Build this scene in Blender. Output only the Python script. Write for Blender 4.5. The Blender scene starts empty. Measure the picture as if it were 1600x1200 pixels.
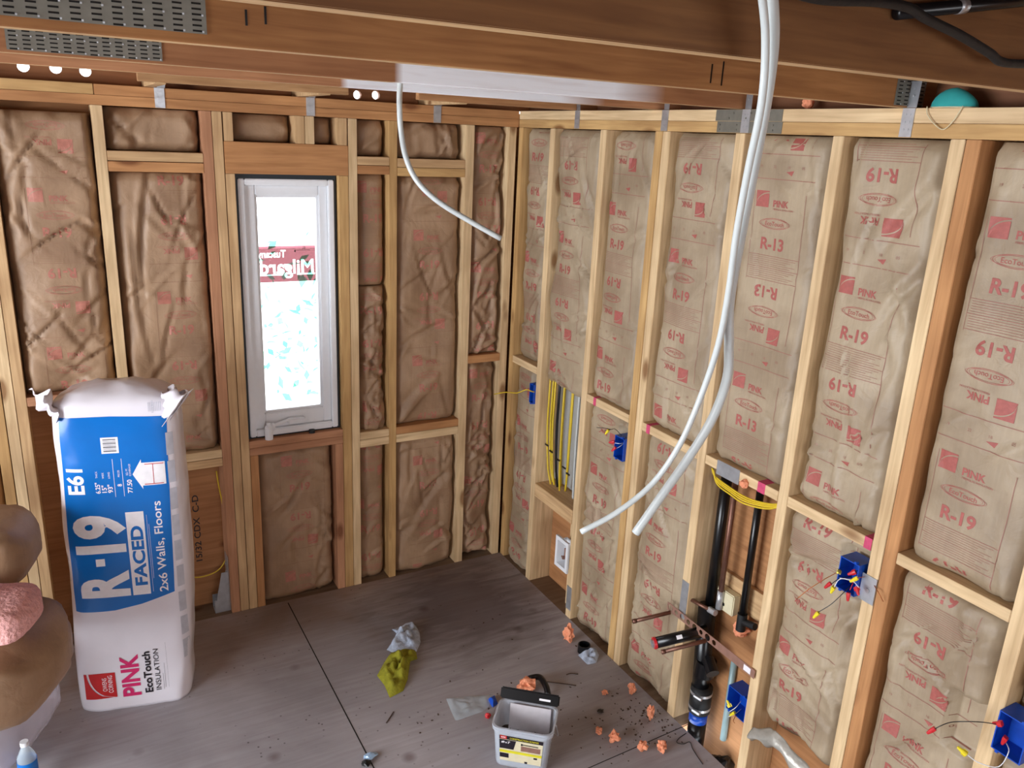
import bpy, bmesh, math, random
import numpy as np
from mathutils import Vector, Matrix, noise
S = bpy.context.scene
COL = S.collection
# ---------------------------------------------------------------- camera
CAM = np.array([-2.1058, -3.7585, 2.3538]); FPX = 1268.94
YAW, PIT, ROL = math.radians(29.599), math.radians(-16.916), math.radians(2.687)
def _rot():
    f = np.array([math.sin(YAW)*math.cos(PIT), math.cos(YAW)*math.cos(PIT), math.sin(PIT)])
    r = np.array([math.cos(YAW), -math.sin(YAW), 0]); u = np.cross(r, f)
    c, s = math.cos(ROL), math.sin(ROL)
    return np.array([c*r+s*u, -s*r+c*u, f])
MV = _rot()
cd = bpy.data.cameras.new('camera'); cam = bpy.data.objects.new('camera', cd); COL.objects.link(cam)
cd.sensor_width = 36; cd.lens = FPX*36/1600; cd.clip_start = 0.02
cam.matrix_world = Matrix([[MV[0][i], MV[1][i], -MV[2][i], CAM[i]] for i in range(3)]+[[0, 0, 0, 1]])
S.camera = cam
# ---------------------------------------------------------------- light
S.view_settings.view_transform = 'Standard'; S.view_settings.look = 'None'
S.view_settings.gamma = 1; S.view_settings.use_curve_mapping = False
S.view_settings.exposure = 0.38
w = bpy.data.worlds.new('sky'); S.world = w; w.use_nodes = True
wb = w.node_tree.nodes['Background']; wb.inputs[0].default_value = (0.86, 0.93, 1, 1); wb.inputs[1].default_value = 5.5
def area(name, loc, look, sx, sy, e, col):
    l = bpy.data.lights.new(name, 'AREA'); l.shape = 'RECTANGLE'; l.size = sx; l.size_y = sy; l.energy = e; l.color = col
    o = bpy.data.objects.new(name, l); COL.objects.link(o); o.location = loc
    o.rotation_euler = (Vector(look)-Vector(loc)).to_track_quat('-Z', 'Y').to_euler(); return o
area('patio_door_daylight', (-4.95, -2.3, 1.25), (0, -2.3, 1.1), 2.6, 1.9, 96, (0.93, 0.96, 1))
area('rear_fill_light', (-1.6, -7.2, 1.5), (-1.2, 0, 1.2), 2.2, 1.2, 50, (0.93, 0.96, 1))  # unseen fill lamp added to brighten the joist faces

# ---------------------------------------------------------------- pixel -> place on a real plane
def ray(x, y): return MV.T @ np.array([(x-800)/FPX, (600-y)/FPX, 1.0])
def P(ax, val, x, y):
    d = ray(x, y); return Vector(CAM+(val-CAM[ax])/d[ax]*d)
def FL(x, y, z=0): return P(2, z, x, y)
def BW(x, y, d=0): return P(1, d, x, y)
def RW(x, y, d=0): return P(0, d, x, y)
def DP(x, y, d): return Vector(CAM+d*ray(x, y))
# ---------------------------------------------------------------- materials
def lin(h):
    if isinstance(h, str):
        v = [int(h[i:i+2], 16)/255 for i in (0, 2, 4)]
        return tuple((c/12.92 if c <= .04045 else ((c+.055)/1.055)**2.4) for c in v)+(1,)
    return tuple(h)+(1,)
def mat(name):
    m = bpy.data.materials.new(name); m.use_nodes = True
    nt = m.node_tree; return m, nt, nt.nodes['Principled BSDF'], nt.nodes, nt.links
def simple(name, col, rough=.6, metal=0, bump=0, scale=40, var=.06, trans=0, alpha=1, detail=3, sheen=0):
    m, nt, b, N, L = mat(name); c = lin(col)
    tc = N.new('ShaderNodeTexCoord'); nz = N.new('ShaderNodeTexNoise'); nz.inputs['Scale'].default_value = scale
    nz.inputs['Detail'].default_value = detail
    L.new(tc.outputs['Object'], nz.inputs['Vector'])
    mx = N.new('ShaderNodeMix'); mx.data_type = 'RGBA'
    mx.inputs[6].default_value = tuple(max(0, v*(1-2*var)) for v in c[:3])+(1,)
    mx.inputs[7].default_value = tuple(min(1, v*(1+2*var)) for v in c[:3])+(1,)
    L.new(nz.outputs['Fac'], mx.inputs[0]); L.new(mx.outputs[2], b.inputs['Base Color'])
    b.inputs['Roughness'].default_value = rough; b.inputs['Metallic'].default_value = metal
    b.inputs['Transmission Weight'].default_value = trans; b.inputs['Alpha'].default_value = alpha
    if bump:
        bp = N.new('ShaderNodeBump'); bp.inputs['Strength'].default_value = bump; bp.inputs['Distance'].default_value = .01
        L.new(nz.outputs['Fac'], bp.inputs['Height']); L.new(bp.outputs[0], b.inputs['Normal'])
    return m
def wood(name, tint=None, knots=True, white=None, rough=.75, grain=1.0, stain=None):
    """grain runs along local X; base tone comes from the object's own colour"""
    m, nt, b, N, L = mat(name)
    tc = N.new('ShaderNodeTexCoord'); oi = N.new('ShaderNodeObjectInfo')
    off = N.new('ShaderNodeVectorMath'); off.operation = 'MULTIPLY_ADD'
    cmb = N.new('ShaderNodeCombineXYZ')
    for i in range(3): L.new(oi.outputs['Random'], cmb.inputs[i])
    off.inputs[1].default_value = (7, 5, 9); L.new(cmb.outputs[0], off.inputs[0]); L.new(tc.outputs['Object'], off.inputs[2])
    mp = N.new('ShaderNodeMapping'); mp.inputs['Scale'].default_value = (1.6, 26, 26); L.new(off.outputs[0], mp.inputs[0])
    nz = N.new('ShaderNodeTexNoise'); nz.inputs['Scale'].default_value = 2.2; nz.inputs['Detail'].default_value = 5
    nz.inputs['Distortion'].default_value = .6; L.new(mp.outputs[0], nz.inputs['Vector'])
    n2 = N.new('ShaderNodeTexNoise'); n2.inputs['Scale'].default_value = 3.5; n2.inputs['Detail'].default_value = 2
    L.new(off.outputs[0], n2.inputs['Vector'])
    rp = N.new('ShaderNodeValToRGB'); rp.color_ramp.elements[0].position = .3; rp.color_ramp.elements[1].position = .7
    g = .26*grain
    rp.color_ramp.elements[0].color = (1-g, 1-1.25*g, 1-1.5*g, 1); rp.color_ramp.elements[1].color = (1+.05, 1.05, 1.05, 1)
    L.new(nz.outputs['Fac'], rp.inputs[0])
    m1 = N.new('ShaderNodeMix'); m1.data_type = 'RGBA'; m1.blend_type = 'MULTIPLY'; m1.inputs[0].default_value = 1
    L.new(oi.outputs['Color'], m1.inputs[6]); L.new(rp.outputs[0], m1.inputs[7])
    if tint: m1.inputs[6].default_value = lin(tint); [L.remove(l) for l in list(m1.inputs[6].links)]
    r2 = N.new('ShaderNodeValToRGB'); r2.color_ramp.elements[0].position = .35; r2.color_ramp.elements[1].position = .65
    r2.color_ramp.elements[0].color = (.84, .8, .76, 1); r2.color_ramp.elements[1].color = (1.06, 1.06, 1.04, 1)
    L.new(n2.outputs['Fac'], r2.inputs[0])
    m2 = N.new('ShaderNodeMix'); m2.data_type = 'RGBA'; m2.blend_type = 'MULTIPLY'; m2.inputs[0].default_value = 1
    L.new(m1.outputs[2], m2.inputs[6]); L.new(r2.outputs[0], m2.inputs[7])
    out = m2.outputs[2]
    if knots:
        mk = N.new('ShaderNodeMapping'); mk.inputs['Scale'].default_value = (2.6, 6.5, 6.5); L.new(off.outputs[0], mk.inputs[0])
        vo = N.new('ShaderNodeTexVoronoi'); vo.inputs['Scale'].default_value = 1.0; L.new(mk.outputs[0], vo.inputs['Vector'])
        rk = N.new('ShaderNodeValToRGB'); rk.color_ramp.elements[0].position = .09; rk.color_ramp.elements[1].position = .17
        rk.color_ramp.elements[0].color = (.34, .2, .1, 1); rk.color_ramp.elements[1].color = (1, 1, 1, 1)
        L.new(vo.outputs['Distance'], rk.inputs[0])
        m3 = N.new('ShaderNodeMix'); m3.data_type = 'RGBA'; m3.blend_type = 'MULTIPLY'; m3.inputs[0].default_value = .85
        L.new(out, m3.inputs[6]); L.new(rk.outputs[0], m3.inputs[7]); out = m3.outputs[2]
    if white:   # white daylight glare put into the board's colour between local x0 and x1
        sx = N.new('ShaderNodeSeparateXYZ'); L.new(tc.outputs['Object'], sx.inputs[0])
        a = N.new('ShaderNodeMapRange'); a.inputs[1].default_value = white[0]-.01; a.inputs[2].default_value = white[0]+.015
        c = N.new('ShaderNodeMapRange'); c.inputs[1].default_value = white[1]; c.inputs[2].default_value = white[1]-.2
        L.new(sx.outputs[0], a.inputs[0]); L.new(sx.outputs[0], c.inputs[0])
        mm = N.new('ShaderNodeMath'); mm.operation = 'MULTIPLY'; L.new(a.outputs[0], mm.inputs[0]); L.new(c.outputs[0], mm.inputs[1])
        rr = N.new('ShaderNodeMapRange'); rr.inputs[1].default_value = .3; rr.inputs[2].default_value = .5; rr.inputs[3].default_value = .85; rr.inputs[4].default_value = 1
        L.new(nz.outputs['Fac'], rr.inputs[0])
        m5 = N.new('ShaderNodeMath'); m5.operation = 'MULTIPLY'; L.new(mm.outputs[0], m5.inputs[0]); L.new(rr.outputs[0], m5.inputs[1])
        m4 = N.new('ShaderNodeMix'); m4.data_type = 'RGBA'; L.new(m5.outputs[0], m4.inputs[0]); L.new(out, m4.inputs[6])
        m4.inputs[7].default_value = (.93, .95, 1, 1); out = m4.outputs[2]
    L.new(out, b.inputs['Base Color']); b.inputs['Roughness'].default_value = rough
    bp = N.new('ShaderNodeBump'); bp.inputs['Strength'].default_value = .25; bp.inputs['Distance'].default_value = .002
    L.new(nz.outputs['Fac'], bp.inputs['Height']); L.new(bp.outputs[0], b.inputs['Normal'])
    return m
def kraft(name, c1, c2):
    m, nt, b, N, L = mat(name)
    tc = N.new('ShaderNodeTexCoord'); oi = N.new('ShaderNodeObjectInfo')
    ad = N.new('ShaderNodeVectorMath'); ad.operation = 'ADD'; cmb = N.new('ShaderNodeCombineXYZ')
    sc = N.new('ShaderNodeMath'); sc.operation = 'MULTIPLY'; sc.inputs[1].default_value = 31; L.new(oi.outputs['Random'], sc.inputs[0])
    for i in range(3): L.new(sc.outputs[0], cmb.inputs[i])
    L.new(tc.outputs['Object'], ad.inputs[0]); L.new(cmb.outputs[0], ad.inputs[1])
    n1 = N.new('ShaderNodeTexNoise'); n1.inputs['Scale'].default_value = 5; n1.inputs['Detail'].default_value = 4; L.new(ad.outputs[0], n1.inputs['Vector'])
    n2 = N.new('ShaderNodeTexNoise'); n2.inputs['Scale'].default_value = 16; n2.inputs['Detail'].default_value = 5; n2.inputs['Distortion'].default_value = 1.2; L.new(ad.outputs[0], n2.inputs['Vector'])
    mp = N.new('ShaderNodeMapping'); mp.inputs['Scale'].default_value = (60, 60, 3); L.new(ad.outputs[0], mp.inputs[0])
    n3 = N.new('ShaderNodeTexNoise'); n3.inputs['Scale'].default_value = 2; L.new(mp.outputs[0], n3.inputs['Vector'])
    r = N.new('ShaderNodeValToRGB'); r.color_ramp.elements[0].position = .35; r.color_ramp.elements[1].position = .62
    r.color_ramp.elements[0].color = lin(c1); r.color_ramp.elements[1].color = lin(c2); L.new(n1.outputs['Fac'], r.inputs[0])
    mx = N.new('ShaderNodeMix'); mx.data_type = 'RGBA'; mx.blend_type = 'MULTIPLY'; mx.inputs[0].default_value = .18
    L.new(r.outputs[0], mx.inputs[6]); L.new(n3.outputs['Fac'], mx.inputs[7]); L.new(mx.outputs[2], b.inputs['Base Color'])
    b.inputs['Roughness'].default_value = .52
    bp = N.new('ShaderNodeBump'); bp.inputs['Strength'].default_value = .3; bp.inputs['Distance'].default_value = .01
    L.new(n2.outputs['Fac'], bp.inputs['Height']); L.new(bp.outputs[0], b.inputs['Normal'])
    return m
def floor_mat():
    m, nt, b, N, L = mat('subfloor_plywood')
    tc = N.new('ShaderNodeTexCoord')
    def nz(s, d, dist=0, vec=None):
        n = N.new('ShaderNodeTexNoise'); n.inputs['Scale'].default_value = s; n.inputs['Detail'].default_value = d; n.inputs['Distortion'].default_value = dist
        L.new(vec or tc.outputs['Object'], n.inputs['Vector']); return n
    def ramp(src, p0, c0, p1, c1):
        r = N.new('ShaderNodeValToRGB'); r.color_ramp.elements[0].position = p0; r.color_ramp.elements[1].position = p1
        r.color_ramp.elements[0].color = lin(c0); r.color_ramp.elements[1].color = lin(c1); L.new(src, r.inputs[0]); return r
    def mul(a, c, f=1.0, t='MULTIPLY'):
        x = N.new('ShaderNodeMix'); x.data_type = 'RGBA'; x.blend_type = t; x.inputs[0].default_value = f
        L.new(a, x.inputs[6]); L.new(c, x.inputs[7]); return x
    base = ramp(nz(1.3, 5, .5).outputs['Fac'], .3, '959094', .68, 'bcb8bd')
    mp = N.new('ShaderNodeMapping'); mp.inputs['Scale'].default_value = (2, 30, 1); mp.inputs['Rotation'].default_value = (0, 0, 1.35); L.new(tc.outputs['Object'], mp.inputs[0])
    gr = ramp(nz(1.5, 4, .8, mp.outputs[0]).outputs['Fac'], .3, (.82, .79, .77), .7, (1, 1, 1))
    c = mul(base.outputs[0], gr.outputs[0], .8)
    # browner band towards the back wall, blotchy edge
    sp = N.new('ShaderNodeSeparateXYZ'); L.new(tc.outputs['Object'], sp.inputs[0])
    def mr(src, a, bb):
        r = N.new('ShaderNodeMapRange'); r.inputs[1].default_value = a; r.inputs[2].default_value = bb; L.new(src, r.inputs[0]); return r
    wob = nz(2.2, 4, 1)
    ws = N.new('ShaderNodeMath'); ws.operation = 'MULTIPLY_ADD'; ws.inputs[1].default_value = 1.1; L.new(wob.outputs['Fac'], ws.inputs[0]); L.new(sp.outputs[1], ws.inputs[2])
    brown_band = mr(ws.outputs[0], .0, .62)
    x1 = N.new('ShaderNodeMix'); x1.data_type = 'RGBA'; x1.blend_type = 'MULTIPLY'; L.new(brown_band.outputs[0], x1.inputs[0]); L.new(c.outputs[2], x1.inputs[6]); x1.inputs[7].default_value = (.74, .58, .46, 1)
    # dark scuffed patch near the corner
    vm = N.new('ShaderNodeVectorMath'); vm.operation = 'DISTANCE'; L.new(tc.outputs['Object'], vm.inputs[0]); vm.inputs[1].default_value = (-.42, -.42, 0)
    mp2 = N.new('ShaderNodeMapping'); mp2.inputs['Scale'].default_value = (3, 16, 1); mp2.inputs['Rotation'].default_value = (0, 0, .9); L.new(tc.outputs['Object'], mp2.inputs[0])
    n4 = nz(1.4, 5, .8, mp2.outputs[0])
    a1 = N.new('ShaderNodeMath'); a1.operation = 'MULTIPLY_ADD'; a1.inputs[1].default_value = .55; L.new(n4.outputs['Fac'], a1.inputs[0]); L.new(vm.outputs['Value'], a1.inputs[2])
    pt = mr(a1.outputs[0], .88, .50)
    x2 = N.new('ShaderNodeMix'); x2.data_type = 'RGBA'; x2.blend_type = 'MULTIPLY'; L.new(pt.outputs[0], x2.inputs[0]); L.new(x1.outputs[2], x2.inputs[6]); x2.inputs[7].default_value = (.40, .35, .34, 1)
    # knots / dark specks
    vo = N.new('ShaderNodeTexVoronoi'); vo.inputs['Scale'].default_value = 3.3; L.new(tc.outputs['Object'], vo.inputs['Vector'])
    kn = ramp(vo.outputs['Distance'], .04, (.45, .36, .34), .12, (1, 1, 1)); c3 = mul(x2.outputs[2], kn.outputs[0], .8)
    v2 = N.new('ShaderNodeTexVoronoi'); v2.inputs['Scale'].default_value = 26; L.new(tc.outputs['Object'], v2.inputs['Vector'])
    k2 = ramp(v2.outputs['Distance'], .06, (.3, .26, .25), .14, (1, 1, 1))
    ms = nz(2.5, 3); mk = mr(ms.outputs['Fac'], .48, .6)
    x3 = N.new('ShaderNodeMix'); x3.data_type = 'RGBA'; x3.blend_type = 'MULTIPLY'; L.new(mk.outputs[0], x3.inputs[0]); L.new(c3.outputs[2], x3.inputs[6]); L.new(k2.outputs[0], x3.inputs[7])
    L.new(x3.outputs[2], b.inputs['Base Color']); b.inputs['Roughness'].default_value = .6
    bp = N.new('ShaderNodeBump'); bp.inputs['Strength'].default_value = .2; bp.inputs['Distance'].default_value = .004
    L.new(n4.outputs['Fac'], bp.inputs['Height']); L.new(bp.outputs[0], b.inputs['Normal'])
    return m
def glassy(name, tint=(1, 1, 1), ior=1.45, gl=.03):
    m = bpy.data.materials.new(name); m.use_nodes = True; nt = m.node_tree; N = nt.nodes; L = nt.links
    N.remove(N['Principled BSDF']); out = N['Material Output']
    t = N.new('ShaderNodeBsdfTransparent'); t.inputs[0].default_value = tuple(tint)+(1,)
    g = N.new('ShaderNodeBsdfGlossy'); g.inputs['Roughness'].default_value = .08
    nz = N.new('ShaderNodeTexNoise'); nz.inputs['Scale'].default_value = 14; bp = N.new('ShaderNodeBump'); bp.inputs['Strength'].default_value = gl*8
    tc = N.new('ShaderNodeTexCoord'); L.new(tc.outputs['Object'], nz.inputs['Vector'])
    L.new(nz.outputs['Fac'], bp.inputs['Height']); L.new(bp.outputs[0], g.inputs['Normal'])
    f = N.new('ShaderNodeFresnel'); f.inputs[0].default_value = ior; L.new(bp.outputs[0], f.inputs['Normal'])
    mx = N.new('ShaderNodeMixShader'); L.new(f.outputs[0], mx.inputs[0]); L.new(t.outputs[0], mx.inputs[1]); L.new(g.outputs[0], mx.inputs[2])
    L.new(mx.outputs[0], out.inputs[0]); return m
M = {}
M['stud'] = wood('framing_lumber'); M['joist'] = wood('joist_lumber', knots=False, grain=1.3); M['ply'] = wood('sheathing_plywood', grain=.9)
M['jw1'] = wood('joist_lumber_primed', knots=False, white=(-1.25, -.42)); M['jw2'] = wood('joist_lumber_primed_long', knots=False, white=(-1.26, -.18))  # 'primed' boards carry white daylight glare in their colour, no primer
M['kraftR'] = kraft('kraft_facing_lit', '9a866d', 'b5a287'); M['kraftB'] = kraft('kraft_facing_shaded', '967659', 'b08f70')  # second copy browner: the back wall's warm shade put into the colour
M['inkR'] = simple('facing_print_red', 'a65a52', .6, var=.12, scale=90); M['inkB'] = simple('facing_print_faint', 'b0705f', .6, var=.15, scale=60)
M['lineR'] = simple('facing_rules', '9a6a5c', .6, var=.1); M['lineB'] = simple('facing_rules_faint', '957057', .6, var=.1)
M['floor'] = floor_mat()
M['white'] = simple('white_vinyl', 'e8eaee', .35, var=.02); M['pex'] = simple('white_tubing', 'c3c9c8', .3, var=.03)
M['black'] = simple('black_abs', '0c0d10', .28, var=.1); M['blackm'] = simple('black_rubber', '111214', .6, bump=.2)
M['copper'] = simple('aged_copper', '7a5648', .45, .7, var=.2, scale=25); M['copperb'] = simple('copper_bracket_metal', 'b08676', .45, .55, var=.12)
M['galv'] = simple('galvanized_steel', 'c2c5ca', .36, .7, var=.15, scale=30, bump=.15); M['galvd'] = simple('dull_galvanized_plate', '7d7a70', .5, .5, var=.12)
M['blue'] = simple('blue_plastic_box', '0b49b5', .35, var=.12); M['yellow'] = simple('yellow_cable_jacket', 'd8b92a', .45); M['ynut'] = simple('yellow_wire_nut', 'e6d32a', .4)
M['rnut'] = simple('red_wire_nut', 'c8242c', .4); M['dark'] = simple('dark_void', '15110e', .9); M['copw'] = simple('bare_copper_wire', 'b0683c', .4, .6)
M['foam'] = simple('orange_spray_foam', 'ea9670', .8, bump=.6, scale=60, var=.12); M['green'] = simple('pale_conduit', '8fa6a8', .5, .2, bump=.1)
M['grey'] = simple('grey_plastic', 'a9a9a6', .5); M['cream'] = simple('cream_plastic', 'd9cfae', .45); M['pinkm'] = simple('magenta_marker', 'c9466c', .7, var=.2)
M['pinkw'] = simple('pink_fibreglass', 'e3a9a4', .95, bump=1, scale=70, var=.12); M['bag'] = simple('white_poly_wrap', 'e4dfe6', .22, bump=.25, scale=9, var=.03)
M['bagblue'] = simple('blue_label_ink', '066cc2', .22, bump=.2, scale=9, var=.06); M['bagwhite'] = simple('white_label_ink', 'f1eef2', .3)
M['bagblack'] = simple('black_label_ink', '1c1620', .4); M['bagpink'] = simple('pink_label_ink', 'd12a68', .35); M['bagred'] = simple('red_label_ink', 'c02628', .35)
M['baggrey'] = simple('grey_label_ink', 'bcbcc6', .4, var=.1)
M['glass'] = glassy('window_glass'); M['clear'] = simple('clear_poly_film', 'dcebf5', .12, alpha=.38, bump=.6, scale=22); 
def film(name, c):
    m = bpy.data.materials.new(name); m.use_nodes = True; N = m.node_tree.nodes; L = m.node_tree.links; N.remove(N['Principled BSDF'])
    tr = N.new('ShaderNodeBsdfTranslucent'); df = N.new('ShaderNodeBsdfDiffuse'); tr.inputs[0].default_value = df.inputs[0].default_value = tuple(c)+(1,)
    mx = N.new('ShaderNodeMixShader'); mx.inputs[0].default_value = .35; L.new(tr.outputs[0], mx.inputs[1]); L.new(df.outputs[0], mx.inputs[2]); L.new(mx.outputs[0], N['Material Output'].inputs[0]); return m
M['sticker'] = glassy('red_window_sticker', (.42, .25, .275), 1.3)
M['ragb'] = simple('pale_blue_cloth', 'aab4c6', .9, bump=.5, scale=60, var=.25); M['ragy'] = simple('yellow_green_cloth', '8f8b1e', .9, bump=.5, scale=45, var=.25)
M['tub'] = simple('clear_tub_plastic', 'ccd2dc', .25, var=.04, alpha=.55); M['card'] = simple('grey_card', 'c2bcc0', .7); M['screws'] = simple('dark_screws', '3a2c24', .5, .4, var=.5, scale=120, bump=1)
M['lyel'] = simple('yellow_label', 'd8cf2a', .5); M['teal'] = simple('teal_mask_cloth', '2c9a98', .8); M['elastic'] = simple('cream_elastic', 'cfc3a0', .7)
M['sealant'] = simple('dark_window_gap', '15222a', .5); M['concrete'] = simple('pale_concrete', 'c9c6bf', .9); M['leaf'] = simple('light_green_leaf', '5fc4a0', .5, var=.15)
M['twig'] = simple('brown_twig', '4a372c', .8); M['edge'] = wood('joist_lit_edge', tint=(.62, .42, .22), knots=False)  # paler joist underside, light from below put into its colour
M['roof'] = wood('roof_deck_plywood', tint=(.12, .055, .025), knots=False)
M['foil'] = simple('silver_insulation_flap', 'b3afa6', .4, .3, bump=.5, scale=25, var=.2); M['void'] = simple('floor_gap_shade', '20242c', .7)
# wood tones (linear, painted onto boards as object colour)
PALE = (.76, .57, .34); YEL = (.60, .38, .16); ORG = (.54, .27, .11); PNK = (.53, .27, .15); DK = (.36, .15, .06); JST = (.33, .135, .05); TAN = (.64, .43, .23); PLY = (.46, .22, .09)
# ---------------------------------------------------------------- object helpers
def tag(o, label=None, cat=None, group=None, kind=None):
    if label: o['label'] = label
    if cat: o['category'] = cat
    if group: o['group'] = group
    if kind: o['kind'] = kind
    return o
def link(name, bm, mats, parent=None, mtx=None, smooth=False, color=None):
    me = bpy.data.meshes.new(name)
    if isinstance(bm, bmesh.types.BMesh): bm.to_mesh(me); bm.free()
    else: me.from_pydata(*bm); me.update()
    for m in (mats if isinstance(mats, (list, tuple)) else [mats]): me.materials.append(m)
    if smooth: me.polygons.foreach_set('use_smooth', [True]*len(me.polygons))
    o = bpy.data.objects.new(name, me); COL.objects.link(o)
    if parent: o.parent = parent
    if mtx is not None: o.matrix_local = mtx
    if color: o.color = tuple(color)+(1,)
    return o
def empty(name, loc, rz=0, rx=0, ry=0):
    o = bpy.data.objects.new(name, None); COL.objects.link(o); o.location = loc; o.rotation_euler = (rx, ry, rz); o.empty_display_size = .05
    bpy.context.view_layer.update() if False else None
    return o
def box_bm(sx, sy, sz, bev=.0, bm=None, c=(0, 0, 0), mi=0, rot=None):
    b = bmesh.new(); bmesh.ops.create_cube(b, size=1)
    for v in b.verts: v.co = Vector((v.co.x*sx, v.co.y*sy, v.co.z*sz))
    if bev: bmesh.ops.bevel(b, geom=b.edges[:], offset=bev, segments=2, affect='EDGES')
    for v in b.verts:
        if rot: v.co = rot @ v.co
        v.co += Vector(c)
    for f in b.faces: f.material_index = mi
    if bm is None: return b
    join(bm, b); return bm
def join(bm, b):
    me = bpy.data.meshes.new('t'); b.to_mesh(me); b.free(); bm.from_mesh(me); bpy.data.meshes.remove(me)
def tube_geo(pts, r, n=10, res=6, cap=True, rads=None, straight=False):
    pts = [Vector(p) for p in pts]
    if len(pts) > 2 and not straight:
        q = [2*pts[0]-pts[1]]+pts+[2*pts[-1]-pts[-2]]; out = []; rr = []
        for i in range(1, len(q)-2):
            for k in range(res):
                t = k/res; a, b, c, d = q[i-1:i+3]
                out.append(.5*((2*b)+(-a+c)*t+(2*a-5*b+4*c-d)*t*t+(-a+3*b-3*c+d)*t**3))
                if rads: rr.append(rads[i-1]*(1-t)+rads[i]*t)
        out.append(pts[-1])
        if rads: rr.append(rads[-1]); rads = rr
        pts = out
    V = []; F = []; up = None
    for i, p in enumerate(pts):
        t = (pts[min(i+1, len(pts)-1)]-pts[max(i-1, 0)]).normalized()
        if up is None: up = t.orthogonal().normalized()
        up = (up-t*up.dot(t)).normalized(); s = t.cross(up); R = rads[i] if rads else r
        for k in range(n):
            a = 2*math.pi*k/n; V.append(p+R*(math.cos(a)*up+math.sin(a)*s))
    for i in range(len(pts)-1):
        for k in range(n): F.append((i*n+k, i*n+(k+1) % n, (i+1)*n+(k+1) % n, (i+1)*n+k))
    if cap: F.append(tuple(range(n))[::-1]); F.append(tuple((len(pts)-1)*n+k for k in range(n)))
    return V, F
def tube(name, pts, r, m, parent=None, n=10, res=6, rads=None, straight=False, smooth=True):
    """mesh made about its first point so the object sits where the thing is"""
    base = Vector(pts[0]) if parent is None else Vector((0, 0, 0))
    V, F = tube_geo([Vector(p)-base for p in pts], r, n, res, True, rads, straight)
    o = link(name, (V, [], F), m, parent, smooth=smooth)
    if parent is None: o.location = base
    return o
def blob(name, loc, size, m, seed=0, amp=.35, parent=None, sub=3, sq=(1, 1, 1)):
    b = bmesh.new(); bmesh.ops.create_icosphere(b, subdivisions=sub, radius=1)
    for v in b.verts:
        k = 1+amp*noise.noise(v.co*1.6+Vector((seed*3.1, seed, 0)))+amp*.5*noise.noise(v.co*4+Vector((seed, 0, 9)))
        v.co = Vector((v.co.x*size*k*sq[0], v.co.y*size*k*sq[1], v.co.z*size*k*sq[2]))
    zmin = min(v.co.z for v in b.verts)
    for v in b.verts: v.co.z -= zmin
    o = link(name, b, m, parent, smooth=False); o.location = loc; return o
# local frame of each wall: u along the wall to the right, d into the wall, z up
FR = {'B': Matrix.Identity(4), 'R': Matrix.Rotation(-math.pi/2, 4, 'Z')}
def W(fr, u, d, z): return FR[fr] @ Vector((u, d, z))
def board(name, label, fr, u, d, z, axis, col, cat='stud', group=None, m=None, bev=.0015, kind=None, marks=()):
    su, sd, sz = u[1]-u[0], d[1]-d[0], z[1]-z[0]
    c = W(fr, (u[0]+u[1])/2, (d[0]+d[1])/2, (z[0]+z[1])/2)
    r = FR[fr].copy()
    if axis == 'z': r = r @ Matrix.Rotation(-math.pi/2, 4, 'Y'); dims = (sz, sd, su)
    elif axis == 'u': dims = (su, sd, sz)
    else: r = r @ Matrix.Rotation(math.pi/2, 4, 'Z'); dims = (sd, su, sz)
    bm = box_bm(*dims, bev=min(bev, min(dims)*.2))
    r.translation = c
    o = link(name, bm, m or M['stud'], color=col); o.matrix_world = r
    tag(o, label, cat, group, kind); return o

# ---------------------------------------------------------------- setting
def slab(name, lo, hi, m, col=None, kind='structure', axisx='x'):
    c = [(a+b)/2 for a, b in zip(lo, hi)]; s = [b-a for a, b in zip(lo, hi)]
    o = link(name, box_bm(*s), m, color=col); o.location = c; o['kind'] = kind; return o
fo = link('floor', box_bm(6.5, 7.5, .06, c=(-3.25, -3.75, -.03)), M['floor']); fo['kind'] = 'structure'
def wall_with_holes(name, fr, u0, u1, z0, z1, d0, d1, holes, m, col):
    us = sorted({u0, u1, *[h[0] for h in holes], *[h[1] for h in holes]}); zs = sorted({z0, z1, *[h[2] for h in holes], *[h[3] for h in holes]})
    bm = bmesh.new()
    for a, b in zip(us, us[1:]):
        for c, e in zip(zs, zs[1:]):
            if any(h[0] <= a and b <= h[1] and h[2] <= c and e <= h[3] for h in holes): continue
            box_bm(b-a, d1-d0, e-c, bm=bm, c=((a+b)/2, (d0+d1)/2, (c+e)/2))
    bmesh.ops.remove_doubles(bm, verts=bm.verts[:], dist=1e-5)
    o = link(name, bm, m, color=col); o.matrix_world = FR[fr]; o['kind'] = 'structure'; return o
wall_with_holes('wall_back', 'B', -6.5, .152, -.2, 2.47, .14, .152, [(-1.385, -.955, .905, 2.14)], M['ply'], PLY)
wall_with_holes('wall_right', 'R', -.14, 7.5, -.2, 2.47, .14, .152, [], M['ply'], PLY)
slab('wall_left', (-5.2, -.8, 0), (-5.1, .14, 2.7), M['ply'], PLY)
slab('wall_near', (-5.2, -7.5, 0), (-5.1, -3.8, 2.7), M['ply'], PLY)
slab('wall_rear', (-5.1, -7.5, 0), (0, -7.4, 2.7), M['ply'], PLY)
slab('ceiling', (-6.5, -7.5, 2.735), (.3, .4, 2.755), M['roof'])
slab('ground', (-12, .152, -.5), (12, 16, -.45), M['concrete'])
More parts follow.
